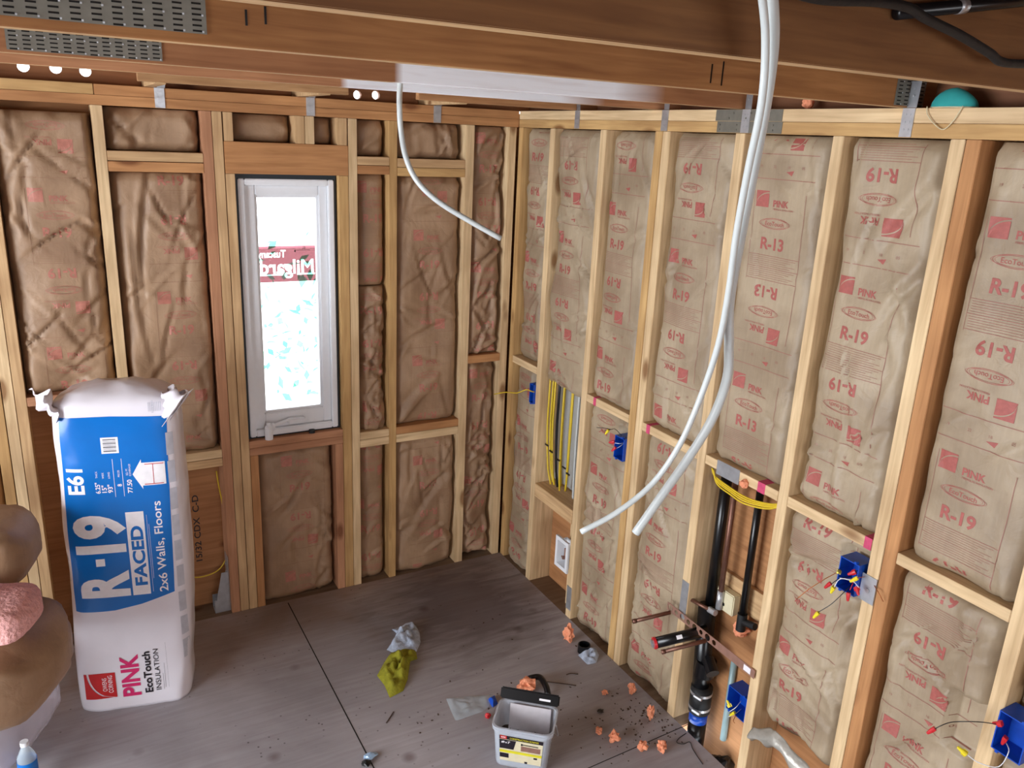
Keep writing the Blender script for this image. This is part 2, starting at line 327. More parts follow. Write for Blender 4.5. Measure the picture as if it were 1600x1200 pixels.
# bottom plates and a dark sheet for the shade in the floor gap
slab('trim_1', (-6.5, 0.001, -.06), (.14, .139, 0), M['stud'], (.2, .13, .08))
slab('trim_2', (0.001, -1.588, -.06), (.139, -.001, 0), M['stud'], (.2, .13, .08))
slab('trim_3', (0.001, -7.5, -.06), (.139, -1.961, 0), M['stud'], (.2, .13, .08))
slab('floor_gap_shade_sheet', (0.001, -1.96, -.2), (.139, -1.589, -.18), M['void'])
# ---------------------------------------------------------------- studs
H = 2.40; D = (0, .139); U2 = 2.44
def stud(fr, u0, u1, col, label, z0=0, z1=H, name='framing_stud', group=None, d=D, cat='stud'):
    return board(name, label, fr, (u0, u1), d, (z0, z1), 'z', col, cat, group)
g = .0008
stud('B', -2.408, -2.369, YEL, 'yellowish wall stud at the left edge of the photo, outermost of three nailed together')
stud('B', -2.366, -2.326, PALE, 'pale middle stud of the triple at the left photo edge, beside the wrapped bale')
stud('B', -2.324, -2.284, TAN, 'right stud of the triple at the left photo edge, nearest the wrapped bale')
stud('B', -1.936, -1.894, PALE, 'pale wall stud rising from behind the top of the plastic wrapped bale')
stud('B', -1.525, -1.484, PNK, 'pinkish wall stud, leftmost of the three boards on the left side of the window')
stud('B', -1.482, -1.442, TAN, 'tan wall stud, middle of the three boards left of the window')
stud('B', -1.439, -1.400, TAN, 'trimmer board touching the left side of the white window', z1=2.146, name='window_trimmer', cat='trimmer')
stud('B', -.938, -.893, YEL, 'trimmer board touching the right side of the white window', z1=2.146, name='window_trimmer', cat='trimmer')
stud('B', -.891, -.850, PALE, 'pale full height wall stud just right of the window trimmer')
stud('B', -.692, -.653, YEL, 'narrow knotty wall stud between the slim bay and the wide bay right of the window')
stud('B', -.294, -.248, PALE, 'back wall stud nearest the corner bay, where the short white tube points')
stud('B', -.054, -.012, PALE, 'last back wall stud, standing in the room corner')
stud('R', .003, .045, YEL, 'first right wall stud, standing in the room corner')
stud('R', .305, .350, PALE, 'right wall stud with the single blue switch box and yellow cable by the corner')
stud('R', .722, .767, PALE, 'right wall stud immediately right of the bundle of yellow cables')
stud('R', 1.098, 1.144, YEL, 'left half of the doubled right wall stud behind the hanging tubes')
stud('R', 1.146, 1.192, PALE, 'right half of the doubled right wall stud behind the hanging tubes')
stud('R', 1.543, 1.588, PALE, 'right wall stud on the left side of the open plumbing bay')
stud('R', 1.961, 2.003, PALE, 'right wall stud on the right side of the open plumbing bay')
stud('R', 2.346, 2.388, PALE, 'pale half of the doubled stud carrying the blue box with many wire nuts')
stud('R', 2.390, 2.432, ORG, 'orange half of the doubled stud right of the blue box with many wire nuts')
stud('R', 2.776, 2.818, PALE, 'right wall stud at the lower right edge of the photo beside a blue box')
stud('R', 3.18, 3.22, TAN, 'right wall stud outside the photo past the lower right corner')
# plates
board('wall_plate', 'lower orange top plate over the back wall studs', 'B', (-6.4, -.001), (0, .139), (2.401, U2-.001), 'u', ORG, 'plate')
board('wall_plate', 'yellow upper top plate at the far left of the back wall', 'B', (-6.4, -1.92), (0, .139), (U2, 2.479), 'u', YEL, 'plate')
board('wall_plate', 'orange upper top plate along the back wall reaching the corner', 'B', (-1.918, -.001), (0, .139), (U2, 2.479), 'u', ORG, 'plate')
board('wall_plate', 'orange lower top plate along the right wall', 'R', (.001, 4.5), (0, .139), (2.401, U2-.001), 'u', YEL, 'plate')
board('wall_plate', 'pale upper top plate along the right wall from the corner to the steel strap', 'R', (.001, 1.58), (0, .139), (U2, 2.479), 'u', PALE, 'plate')
board('wall_plate', 'pale upper top plate along the right wall beyond the steel strap', 'R', (1.582, 4.5), (0, .139), (U2, 2.479), 'u', PALE, 'plate')
def block(fr, u0, u1, z0, z1, col, label, d=D, name='fire_block', marks=None):
    return board(name, label, fr, (u0+g, u1-g), d, (z0, z1), 'u', col, 'block')
block('B', -2.284, -1.936, 1.188, 1.227, PNK, 'short pinkish block behind the top left of the plastic wrapped bale')
block('B', -1.894, -1.525, 2.190, 2.228, TAN, 'upper pale block near the ceiling left of the window header')
block('B', -1.894, -1.525, 2.147, 2.187, ORG, 'lower orange block near the ceiling left of the window header')
block('B', -1.894, -1.525, .843, .883, PALE, 'upper pale block level with the top of the open bay right of the bale')
block('B', -1.894, -1.525, .800, .840, TAN, 'lower block directly over the open bay right of the bale')
block('B', -.850, -.692, 2.197, 2.235, TAN, 'upper block near the ceiling in the slim bay right of the window')
block('B', -.850, -.692, 2.156, 2.195, ORG, 'lower orange block near the ceiling in the slim bay right of the window')
block('B', -.653, -.294, 2.192, 2.232, TAN, 'upper block near the ceiling in the wide bay behind the short tube')
block('B', -.653, -.294, 2.150, 2.190, YEL, 'lower block near the ceiling in the wide bay right of the window')
block('B', -.850, -.692, .833, .873, PALE, 'upper sill height block in the slim bay right of the window')
block('B', -.850, -.692, .790, .831, PALE, 'lower sill height block in the slim bay right of the window')
block('B', -.653, -.294, .835, .876, ORG, 'orange sill height block in the wide bay right of the window')
block('B', -.653, -.294, .790, .833, PALE, 'pale sill height block under the orange one in the wide bay')
block('B', -.248, -.054, 1.182, 1.224, ORG, 'small orange block across the narrow bay left of the corner')
block('R', .045, .305, 1.182, 1.220, PALE, 'pale block across the first right wall bay from the corner')
block('R', .350, .722, .515, .590, TAN, 'wide block under the bundle of yellow cables')
BK = {}
for u0, u1, t in [(.767, 1.098, 'pale pink-marked block directly above the small blue box with red nuts'), (1.192, 1.543, 'pale pink-marked block in the bay crossed by the two hanging tubes'),
                  (1.588, 1.961, 'pale block with a steel plate and orange foam over the plumbing bay'), (2.003, 2.346, 'pale block running to the pink mark above the blue box with many nuts'),
                  (2.432, 2.776, 'pale block between the doubled stud and the right photo edge'), (2.818, 3.18, 'block in the bay outside the right photo edge')]:
    BK[u0] = block('R', u0, u1, 1.180, 1.217, PALE, t)
def mark(parent, lo, hi):      # spray marks: thin coat on the board's own surface
    c = [(a+b)/2 for a, b in zip(lo, hi)]; s = [b-a for a, b in zip(lo, hi)]
    bm = box_bm(*s, c=c); mi = parent.matrix_world.inverted()
    for v in bm.verts: v.co = mi @ v.co
    return link('paint_mark', bm, M['pinkm'], parent)
bpy.context.view_layer.update()
mark(BK[.767], (-.0012, -.845, 1.179), (.05, -.825, 1.218)); mark(BK[1.192], (-.0012, -1.245, 1.179), (.05, -1.222, 1.218))
mark(BK[1.588], (-.0012, -1.90, 1.179), (.05, -1.865, 1.218)); mark(BK[2.003], (-.0012, -2.344, 1.179), (.05, -2.318, 1.218))
for o in [c for k in BK.values() for c in k.children]: o['label'] = 'magenta paint mark'
# window framing
board('window_header', 'wide orange header board above the white window', 'B', (-1.439, -.8925), (0, .139), (2.147, 2.281), 'u', ORG, 'header')
for u0, u1, c, t in [(-1.437, -1.398, TAN, 'short cripple stud on the header at its left end'), (-1.133, -1.091, TAN, 'left one of the two short cripple studs at the middle of the header'),
                     (-1.089, -1.047, PALE, 'right one of the two short cripple studs at the middle of the header'), (-.942, -.897, TAN, 'short cripple stud on the header at its right end')]:
    stud('B', u0, u1, c, t, 2.282, H, 'cripple_stud')
board('rough_sill', 'upper orange sill board the white window rests on', 'B', (-1.399, -.939), (-.0, .139), (.868, .903), 'u', PNK, 'sill')
board('rough_sill', 'lower pinkish sill board under the window', 'B', (-1.399, -.939), (0, .139), (.829, .867), 'u', PNK, 'sill')
stud('B', -1.398, -1.36, ORG, 'short stud under the left end of the window sill', 0, .828, 'cripple_stud')
stud('B', -.979, -.940, PNK, 'short stud under the right end of the window sill', 0, .828, 'cripple_stud')
# ---------------------------------------------------------------- glyphs
_tc = {}
def glyphs(s, h, bold=0.0, wid=None):
    """list of 2-D triangles for a line of text, cap height h, centred on the origin"""
    k = (s, round(bold, 3))
    if k not in _tc:
        c = bpy.data.curves.new('t', 'FONT'); c.body = s; c.size = 1; c.offset = bold; c.resolution_u = 4; c.fill_mode = 'FRONT'
        o = bpy.data.objects.new('t', c); COL.objects.link(o); dg = bpy.context.evaluated_depsgraph_get(); dg.update()
        me = bpy.data.meshes.new_from_object(o.evaluated_get(dg))
        v = np.array([p.co[:2] for p in me.vertices]) if len(me.vertices) else np.zeros((1, 2)); f = [tuple(p.vertices) for p in me.polygons]
        bpy.data.objects.remove(o); bpy.data.curves.remove(c); bpy.data.meshes.remove(me); _tc[k] = (v, f)
    v, f = _tc[k]; mn, mx = v.min(0), v.max(0); sc = h/.73
    w_ = (mx[0]-mn[0])*sc; sx = (wid/w_ if wid else 1)
    q = (v-[(mn[0]+mx[0])/2, .365])*[sc*sx, sc]
    return [[tuple(q[i]) for i in p] for p in f]
def xf(polys, dx=0, dy=0, rot=0, flip=False):
    c, s = math.cos(rot), math.sin(rot)
    return [[(dx+(-x if flip else x)*c-y*s, dy+(-x if flip else x)*s+y*c) for x, y in p] for p in polys]
def rect(x0, y0, x1, y1): return [(x0, y0), (x1, y0), (x1, y1), (x0, y1)]
def logo(s):
    o = []
    n = 10
    for i in range(n):
        a, b = i/n, (i+1)/n; y = lambda t: .08+.80*math.sqrt(max(0, 1-(1-t)**2)) if t < 1 else .88
        ya, yb = y(a), y(b); gg = .035
        o.append([(a, ya+gg), (b, yb+gg), (b, 1), (a, 1)]); o.append([(a, 0), (b, 0), (b, yb-gg), (a, ya-gg)])
    return [[((x-.5)*s, (yy-.5)*s) for x, yy in p] for p in o]
def ring(rx, ry, wd, n=28):
    return [[((rx+k)*math.cos(a), (ry+k)*math.sin(a)) for a, k in ((t0, 0), (t1, 0), (t1, wd), (t0, wd))] for t0, t1 in ((2*math.pi*i/n, 2*math.pi*(i+1)/n) for i in range(n))]
def chop(polys, cell):
    """cut a flat set of polygons along a grid so it can follow a wrinkled surface"""
    bm = bmesh.new()
    for p in polys:
        try: bm.faces.new([bm.verts.new((x, y, 0)) for x, y in p])
        except ValueError: pass
    xs = [v.co.x for v in bm.verts]; ys = [v.co.y for v in bm.verts]
    for ax, a in ((0, xs), (1, ys)):
        for i in range(math.floor(min(a)/cell), math.ceil(max(a)/cell)+1):
            n = (1, 0, 0) if ax == 0 else (0, 1, 0)
            bmesh.ops.bisect_plane(bm, geom=bm.verts[:]+bm.edges[:]+bm.faces[:], plane_co=(i*cell, i*cell, 0), plane_no=n, dist=1e-6)
    out = [[tuple(v.co[:2]) for v in f.verts] for f in bm.faces]; bm.free(); return out
CELL = .0125
def unit(rtext):
    ink = []; ln = []
    eco = xf(glyphs('EcoTouch', .015, .01), 0, 0)+ring(.062, .017, .0014)+ring(.056, .014, .001)+ring(.067, .014, .001)
    pk = xf(glyphs('PINK', .022, .03), .018, -.006)+xf(glyphs('FIBERGLAS INSULATION', .006), .030, -.025)
    ink += xf(glyphs(rtext, .040, .03), 0, 0)+xf(eco, 0, .067)+xf(pk, 0, .14)+xf(logo(.054), -.062, .146)
    ink += xf(glyphs(rtext, .040, .03), 0, -.167, math.pi)+xf(eco, 0, -.235, math.pi)+xf(pk, 0, -.305, math.pi)+xf(logo(.054), .062, -.311, math.pi)
    for y in (-.042, -.083, -.125): ln.append(rect(-.095, y-.001, .125, y+.001))
    for k in range(11):
        y = -.049-k*.0068
        if abs(y+.083) > .003: ln.append(rect(-.088, y-.0007, .112-(k % 3)*.02, y+.0007))
    for y in (-.352, -.432): ln.append(rect(-.11, y-.0012, .16, y+.0012))
    for k, s in enumerate(('19', '22', '18', '05')): ln += xf(glyphs(s, .009), -.08+.06*k, -.392)
    ink.append([(.03, .238), (.062, .243), (.054, .226)])
    ln.append(rect(.125, -.33, .127, .17)); ln.append(rect(-.097, -.13, -.0955, .17))
    return chop(ink, CELL), chop(ln, CELL)
UNIT = {'R-19': unit('R-19'), 'R-13': unit('R-13')}
def vnoise(rs, x, y, cx, cy):
    g_ = rs.rand(64, 256); X = x/cx; Y = y/cy; i = np.floor(X).astype(int); j = np.floor(Y).astype(int); fx = X-i; fy = Y-j
    fx = fx*fx*(3-2*fx); fy = fy*fy*(3-2*fy); i %= 63; j %= 255
    return (g_[i, j]*(1-fx)+g_[i+1, j]*fx)*(1-fy)+(g_[i, j+1]*(1-fx)+g_[i+1, j+1]*fx)*fy-.5
def batt(fr, u0, u1, z0, z1, label, kind='R-19', anchor=1.82, pu=None, seed=1, rough=1.0, d0=.018, dents=(), ink=True, curl=0, group=None, creases=()):
    rs = np.random.RandomState(seed); u0 += .004; u1 -= .004; z0 += .003; z1 -= .003
    nu = max(4, int(round((u1-u0)/CELL))); nz = max(4, int(round((z1-z0)/CELL)))
    us = np.linspace(u0, u1, nu+1); zs = np.linspace(z0, z1, nz+1)
    X, Y = np.meshgrid(us-u0, zs-z0, indexing='ij'); Wd, Hd = u1-u0, z1-z0
    ex = np.minimum(X, Wd-X); ey = np.minimum(Y, Hd-Y)
    irr = .012+.012*vnoise(rs, X*0+.1, Y, 1, .13)
    dd = d0+.040*np.exp(-(ex/(.006+.5*np.clip(irr, 0, .02)))**2)+.014*np.exp(-(ex/.03)**2)+.020*np.exp(-(ey/.018)**2)
    dd += .020*vnoise(rs, X, Y, .16, .22)*rough+.006*vnoise(rs, X, Y, .08, .11)*rough+.0012*vnoise(rs, X, Y, .03, .04)*rough
    # folds running down and across the facing
    nf = int((5+16*Hd)*rough)
    segs = [((rs.rand()*Wd if rs.rand() < .45 else Wd*(1-.25*rs.rand()) if rs.rand() < .7 else Wd*.22*rs.rand()), rs.rand()*Hd, rs.uniform(.06, .26), rs.uniform(-1.25, 1.25)+math.pi/2, rs.uniform(.005, .013), rs.choice([-1, 1, 1])*rs.uniform(.004, .013)*rough) for _ in range(nf)]+list(creases)
    for cx, cy, ln_, an, wd_, am in segs:
        c, s = math.cos(an), math.sin(an); a = (X-cx)*c+(Y-cy)*s; b = -(X-cx)*s+(Y-cy)*c+.12*(a**2)/max(ln_, .05)
        t = np.exp(-(a/(ln_*.6))**2); dd += am*t*(np.exp(-(b/wd_)**2)-.45*np.exp(-((b-wd_*1.7)/(wd_*1.5))**2))
    # scalloped corners where the paper is tucked
    dd += .012*vnoise(rs, X, Y, .05, .05)*np.exp(-(ex/.03)**2)*rough+.014*vnoise(rs, X, Y, .045, .045)*np.exp(-(ey/.03)**2)*rough
    for a_, b_, c_, e_ in dents:
        dd = np.where((X+u0 > a_) & (X+u0 < b_) & (Y+z0 > c_) & (Y+z0 < e_), np.maximum(dd, .068), dd)
    if curl: dd -= curl*np.exp(-(Y/.07)**2)*(X/Wd)
    dd = np.clip(dd, -.02 if curl else .003, .11)
    uc, zc = (u0+u1)/2, z0
    V = []; F = []; FM = []
    for i in range(nu+1):
        for j in range(nz+1): V.append((us[i]-uc, dd[i, j], zs[j]-zc))
    idx = lambda i, j: i*(nz+1)+j
    for i in range(nu):
        for j in range(nz): F.append((idx(i, j), idx(i+1, j), idx(i+1, j+1), idx(i, j+1))); FM.append(0)
    # sides and back: glass wool body
    loop = [idx(i, 0) for i in range(nu+1)]+[idx(nu, j) for j in range(1, nz+1)]+[idx(i, nz) for i in range(nu-1, -1, -1)]+[idx(0, j) for j in range(nz-1, 0, -1)]
    b0 = len(V)
    for q in loop: V.append((V[q][0], .136, V[q][2]))
    n = len(loop)
    for k in range(n): F.append((loop[(k+1) % n], loop[k], b0+k, b0+(k+1) % n)); FM.append(0)
    F.append(tuple(b0+k for k in range(n))[::-1]); FM.append(0)
    if ink:
        pu = u0+.15 if pu is None else pu
        du, dz = us[1]-us[0], zs[1]-zs[0]
        def h(u, z):
            a = min(max((u-u0)/du, 0), nu-1e-6); b = min(max((z-z0)/dz, 0), nz-1e-6); i, j = int(a), int(b); a -= i; b -= j
            return (dd[i, j]*(1-a)+dd[i+1, j]*a)*(1-b)+(dd[i, j+1]*(1-a)+dd[i+1, j+1]*a)*b
        for k in range(-4, 5):
            az = anchor+k*.645
            if az-.5 > z1 or az+.3 < z0: continue
            for mi, polys in ((1, UNIT[kind][0]), (2, UNIT[kind][1])):
                for p in polys:
                    cu = sum(x for x, y in p)/len(p)+pu; cz = sum(y for x, y in p)/len(p)+az
                    if not (u0+.012 < cu < u1-.012 and z0+.012 < cz < z1-.012): continue
                    s = len(V)
                    for x, y in p: V.append((x+pu-uc, h(x+pu, y+az)-.0011, y+az-zc))
                    F.append(tuple(range(s, len(V)))); FM.append(mi)
    mats = [M['kraft'+fr], M['ink'+fr], M['line'+fr]]
    o = link('insulation_batt', (V, [], F), mats); o.data.polygons.foreach_set('material_index', FM); o.data.polygons.foreach_set('use_smooth', [m == 0 for m in FM])
    mt = FR[fr].copy(); mt.translation = W(fr, uc, 0, zc); o.matrix_world = mt
    tag(o, label, 'insulation', group); return o
BT = 'kraft faced batts between the wall studs'
def bb(*a, **k): return batt(*a, group=BT, **k)
bb('B', -2.80, -2.408, .05, 2.4, 'brown batt at the very left edge of the photo beyond the triple studs', seed=3, rough=1.2)
bb('B', -2.284, -1.936, 1.227, 2.37, 'wrinkled brown batt above the bale at the upper left, faint red print', seed=4, rough=1.7, anchor=1.905, pu=-2.10, d0=.012)
bb('B', -1.894, -1.525, 2.228, 2.4, 'small crumpled batt panel by the ceiling left of the window header', seed=5, ink=False, rough=1.4, d0=.03)
bb('B', -1.894, -1.525, .883, 2.146, 'tall batt immediately left of the window side studs, above the open bay', seed=6, rough=1.2, anchor=1.47, pu=-1.66, creases=((.10, 1.0, .5, 1.45, .012, .02), (.06, .8, .5, 1.6, .008, .016)))
bb('B', -1.398, -1.133, 2.281, 2.4, 'small batt panel over the header, left of the paired cripple studs', seed=7, ink=False, rough=.8, d0=.05)
bb('B', -1.047, -.942, 2.281, 2.4, 'small batt panel over the header, right of the paired cripple studs', seed=8, ink=False, rough=.6, d0=.05)
bb('B', -1.36, -.979, .0, .828, 'creased brown batt under the window sill', seed=9, rough=1.5, anchor=.62, pu=-1.16, d0=.03)
bb('B', -.850, -.692, 2.235, 2.4, 'small batt panel by the ceiling in the slim bay', seed=10, ink=False, rough=.8, d0=.035)
bb('B', -.850, -.692, 1.62, 2.156, 'upper smooth batt piece of the slim bay right of the window', seed=11, rough=.5, anchor=1.95, pu=-.76, d0=.03)
bb('B', -.838, -.692, .873, 1.62, 'crumpled narrow batt piece of the slim bay, above the double block', seed=12, rough=2.0, anchor=1.5, pu=-.77, d0=.02)
bb('B', -.850, -.692, .0, .79, 'narrow batt of the slim bay down to the floor', seed=13, rough=1.0, anchor=.3, pu=-.78, d0=.03)
bb('B', -.653, -.294, 2.232, 2.4, 'small wrinkled batt panel by the ceiling behind the short white tube', seed=14, ink=False, rough=1.4, d0=.03)
bb('B', -.653, -.294, .876, 2.15, 'tall batt in the wide bay right of the window, above the orange block', seed=15, rough=1.1, anchor=1.72, pu=-.47, creases=((.08, .1, .3, .9, .02, -.025), (.2, 1.12, .12, .2, .015, .02)))
bb('B', -.653, -.294, .0, .79, 'wrinkled batt under the orange block down to the floor', seed=16, rough=1.5, anchor=.515, pu=-.46, creases=((.2, .4, .3, .9, .02, -.025),))
bb('B', -.248, -.054, 1.224, 2.4, 'narrow crumpled batt left of the corner, above the small orange block', seed=17, rough=2.0, anchor=1.55, pu=-.15)
bb('B', -.248, -.054, .02, 1.182, 'narrow crumpled batt left of the corner, under the small orange block', seed=18, rough=2.1, anchor=.33, pu=-.15)
bb('R', .045, .305, 1.22, 2.4, 'narrow right wall batt next to the corner, above the first block', seed=19, rough=1.3, anchor=1.62, pu=.17)
bb('R', .045, .305, .0, 1.182, 'narrow right wall batt next to the corner, under the first block', seed=20, rough=1.3, dents=[(.24, .32, .99, 1.16)], anchor=.72, pu=.17)
bb('R', .350, .722, 1.16, 2.4, 'right wall batt hanging over the bundle of yellow cables', seed=21, rough=1.5, anchor=1.76, pu=.49, creases=((.3, .9, .3, 2.0, .012, .02),))
bb('R', .767, 1.098, 1.217, 2.4, 'right wall batt above the small blue box with red nuts', seed=22, anchor=1.93, pu=.885)
bb('R', .767, 1.098, .0, 1.18, 'right wall batt below and left of the small blue box with red nuts', seed=23, dents=[(1.01, 1.11, .98, 1.13)], anchor=.72, pu=.91, rough=1.2)
bb('R', 1.192, 1.543, 1.217, 2.4, 'upper right wall batt between the double stud and the bay over the pipes', seed=24, anchor=1.79, pu=1.33, rough=1.1)
bb('R', 1.192, 1.543, .0, 1.18, 'right wall batt behind the lower ends of the hanging tubes', seed=25, anchor=.66, pu=1.34, rough=1.2)
bb('R', 1.588, 1.961, 1.217, 2.4, 'batt printed with the lower insulation grade above the plumbing bay', 'R-13', seed=26, anchor=2.045, pu=1.755, rough=.9)
bb('R', 2.003, 2.346, 1.217, 2.4, 'clearly printed right wall batt above the blue box with many nuts', seed=27, anchor=1.815, pu=2.137, rough=1.2, creases=((.25, .98, .25, .9, .02, .02), (.27, .75, .2, 1.0, .014, .02)))
bb('R', 2.003, 2.346, .33, 1.18, 'batt right of the plumbing bay, its lower end ragged and hanging', seed=28, dents=[(2.24, 2.36, .99, 1.15)], anchor=1.155, pu=2.128, rough=1.5)
bb('R', 2.432, 2.776, 1.217, 2.4, 'large printed batt at the upper right edge, right of the doubled stud', seed=29, anchor=2.04, pu=2.575, rough=.8)
bb('R', 2.432, 2.776, .0, 1.165, 'large printed batt at the lower right, with the black lead hanging in front', seed=30, dents=[(2.67, 2.79, .71, .89)], anchor=1.145, pu=2.572, rough=1.2)
bb('R', 2.818, 3.18, 1.217, 2.4, 'batt at the right photo edge beyond the last stud, upper part', seed=31)
bb('R', 2.818, 3.18, .0, 1.18, 'batt at the right photo edge beyond the last stud, lower part', seed=32, dents=[(2.80, 2.92, .78, .99)])
# ---------------------------------------------------------------- helpers for built-up things
def wmesh(name, bm, mats, parent=None, smooth=False, color=None):
    """bm in world coordinates; origin moved to the mesh's base centre, or to the parent's frame"""
    if parent is None:
        vs = [v.co for v in bm.verts]; c = Vector((sum(v.x for v in vs)/len(vs), sum(v.y for v in vs)/len(vs), min(v.z for v in vs)))
        for v in bm.verts: v.co -= c
        o = link(name, bm, mats, smooth=smooth, color=color); o.location = c
    else:
        mi = parent.matrix_basis.inverted() if parent.parent is None else (parent.parent.matrix_basis @ parent.matrix_basis).inverted()
        for v in bm.verts: v.co = mi @ v.co
        o = link(name, bm, mats, parent, smooth=smooth, color=color)
    return o
def wtube(name, pts, r, m, parent=None, **k):
    V, F = tube_geo([Vector(p) for p in pts], r, k.get('n', 10), k.get('res', 6), True, k.get('rads'), k.get('straight', False))
    bm = bmesh.new(); vs = [bm.verts.new(v) for v in V]
    for f in F: bm.faces.new([vs[i] for i in f])
    return wmesh(name, bm, m, parent, smooth=True)
def cyl(p0, p1, r, n=20, r2=None, bm=None, mi=0):
    V, F = tube_geo([Vector(p0), Vector(p1)], r, n, rads=[r, r2 if r2 is not None else r], straight=True)
    b = bm or bmesh.new(); vs = [b.verts.new(v) for v in V]
    for f in F: b.faces.new([vs[i] for i in f]).material_index = mi
    return b
def fbox(fr, u, d, z, bev=0, bm=None, mi=0):
    b = box_bm(u[1]-u[0], d[1]-d[0], z[1]-z[0], bev, c=((u[0]+u[1])/2, (d[0]+d[1])/2, (z[0]+z[1])/2), mi=mi)
    for v in b.verts: v.co = FR[fr] @ v.co
    if bm is None: return b
    join(bm, b); return bm
def thing(name, label, cat, loc, group=None, rz=0):
    o = empty(name, loc, rz); tag(o, label, cat, group); return o
def tex(fr_m, polys, off, cell=None):
    """flat lettering as thin mesh in the plane of matrix fr_m, raised by off"""
    bm = bmesh.new()
    for p in (chop(polys, cell) if cell else polys):
        try: bm.faces.new([bm.verts.new(fr_m @ Vector((x, y, off))) for x, y in p])
        except ValueError: pass
    return bm
# ---------------------------------------------------------------- ceiling joists (bottom chords), ends bearing on the right wall
JO = {}
def joist(y, label, m, x0=-6, x1=.13, z0=2.4805, h=.235, col=JST):
    o = board('ceiling_joist', label, 'B', (x0, x1), (y, y+.038), (z0, z0+h), 'u', col, 'joist', 'joists over the room', m=m)
    o.data.materials.append(M['edgew'] if m.name.startswith('joist_lumber_primed') else M['edge'])  # 'primed' here means the boards with painted glare
    for p_ in o.data.polygons:
        if p_.normal.z < -.5: p_.material_index = 1
    return o
# painted glare stretches are given in each board's own length coordinate (centre of the board is zero)
def jx(x): return x-(-6+.13)/2
M['jw1'] = wood('joist_lumber_primed', knots=False, white=(jx(-1.255), jx(-.34))); M['jw2'] = wood('joist_lumber_primed_far', knots=False, white=(jx(-1.26), jx(-.25)))  # 'primed' stands for the white glare put into the colour
M['edgew'] = wood('joist_lit_edge_glare', tint=(.62, .42, .22), knots=False, white=(jx(-1.26), jx(-.35)))
JO[1] = joist(-2.80, 'nearest dark ceiling joist, cut by the top edge of the photo', M['joist'], col=(.22, .10, .032))
JO[2] = joist(-2.20, 'second ceiling joist from the camera, black marks and large steel plate', M['joist'], col=(.43, .20, .068))
JO[3] = joist(-1.56, 'third ceiling joist, white glare painted on its face right of the window', M['jw1'], col=(.40, .18, .075))
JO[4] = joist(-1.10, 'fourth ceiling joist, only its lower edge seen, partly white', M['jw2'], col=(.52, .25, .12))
xa = P(1, -.52, 215, 120).x; xb = P(1, -.52, 545, 145).x; xc = P(1, -.52, 655, 150).x
JO[5] = joist(-.52, 'short orange joist length over the header, above the back wall plate', M['joist'], x0=xa, x1=xb, col=(.52, .30, .14))
JO[6] = joist(-.52, 'short orange joist length running into the right wall beside the corner', M['joist'], x0=xc, col=(.52, .27, .12))
joist(-3.42, 'ceiling joist above the camera, outside the photo', M['joist'])
def nailplate(name, y, x0, x1, z0, z1, label, nx, nz_, seed):
    rnd = random.Random(seed)
    bm = box_bm(x1-x0, .0015, z1-z0, c=((x0+x1)/2, y-.00075, (z0+z1)/2))
    for i in range(nx):
        for j in range(nz_):
            cx = x0+(i+.5)*(x1-x0)/nx; cz = z0+(j+.5)*(z1-z0)/nz_
            box_bm(.015, .0006, .0030, bm=bm, c=(cx, y-.0018, cz+.002*((i % 3)-1)), mi=1)
            (box_bm(.003, .0022, .0028, bm=bm, c=(cx+.009, y-.0024, cz-.001), mi=2) if j % 3 == 0 else None)
    o = wmesh(name, bm, [M['galvd'], M['dark'], M['galv']]); tag(o, label, 'nail plate', 'toothed truss plates on the joists'); return o
nailplate('truss_plate', -2.2015, -2.36, -1.847, 2.496, 2.70, 'large toothed steel plate at the top left corner of the photo', 17, 24, 1)
nailplate('truss_plate', -1.5615, -2.158, -1.844, 2.486, 2.70, 'lower toothed steel plate below the larger one at top left', 12, 24, 2)
nailplate('truss_plate', -1.5615, -.47, -.35, 2.484, 2.62, 'small steel plate on the third joist near the right wall', 5, 14, 3) if 0 else None
nailplate('truss_plate', -2.2015, -.062, .06, 2.484, 2.62, 'toothed steel plate at the right wall end of a joist, beside the teal mask', 4, 14, 4)
# black marker strokes on the second joist
def strokes(name, y, segs, label):
    bm = bmesh.new()
    for (x, z0, z1, wd) in segs: box_bm(wd, .0006, z1-z0, bm=bm, c=(x, y-.0006, (z0+z1)/2), rot=None)
    o = wmesh(name, bm, M['black'], JO[2]); o['label'] = label
p = [P(1, -2.2, a, b) for a, b in [(384, 15), (384, 40), (414, 10), (414, 38), (1113, 100), (1112, 130), (1131, 96), (1128, 134)]]
for k in (0, 2, 4, 6): strokes('ink_mark', -2.2, [(p[k].x, p[k+1].z, p[k].z, .004)], 'black marker stroke')
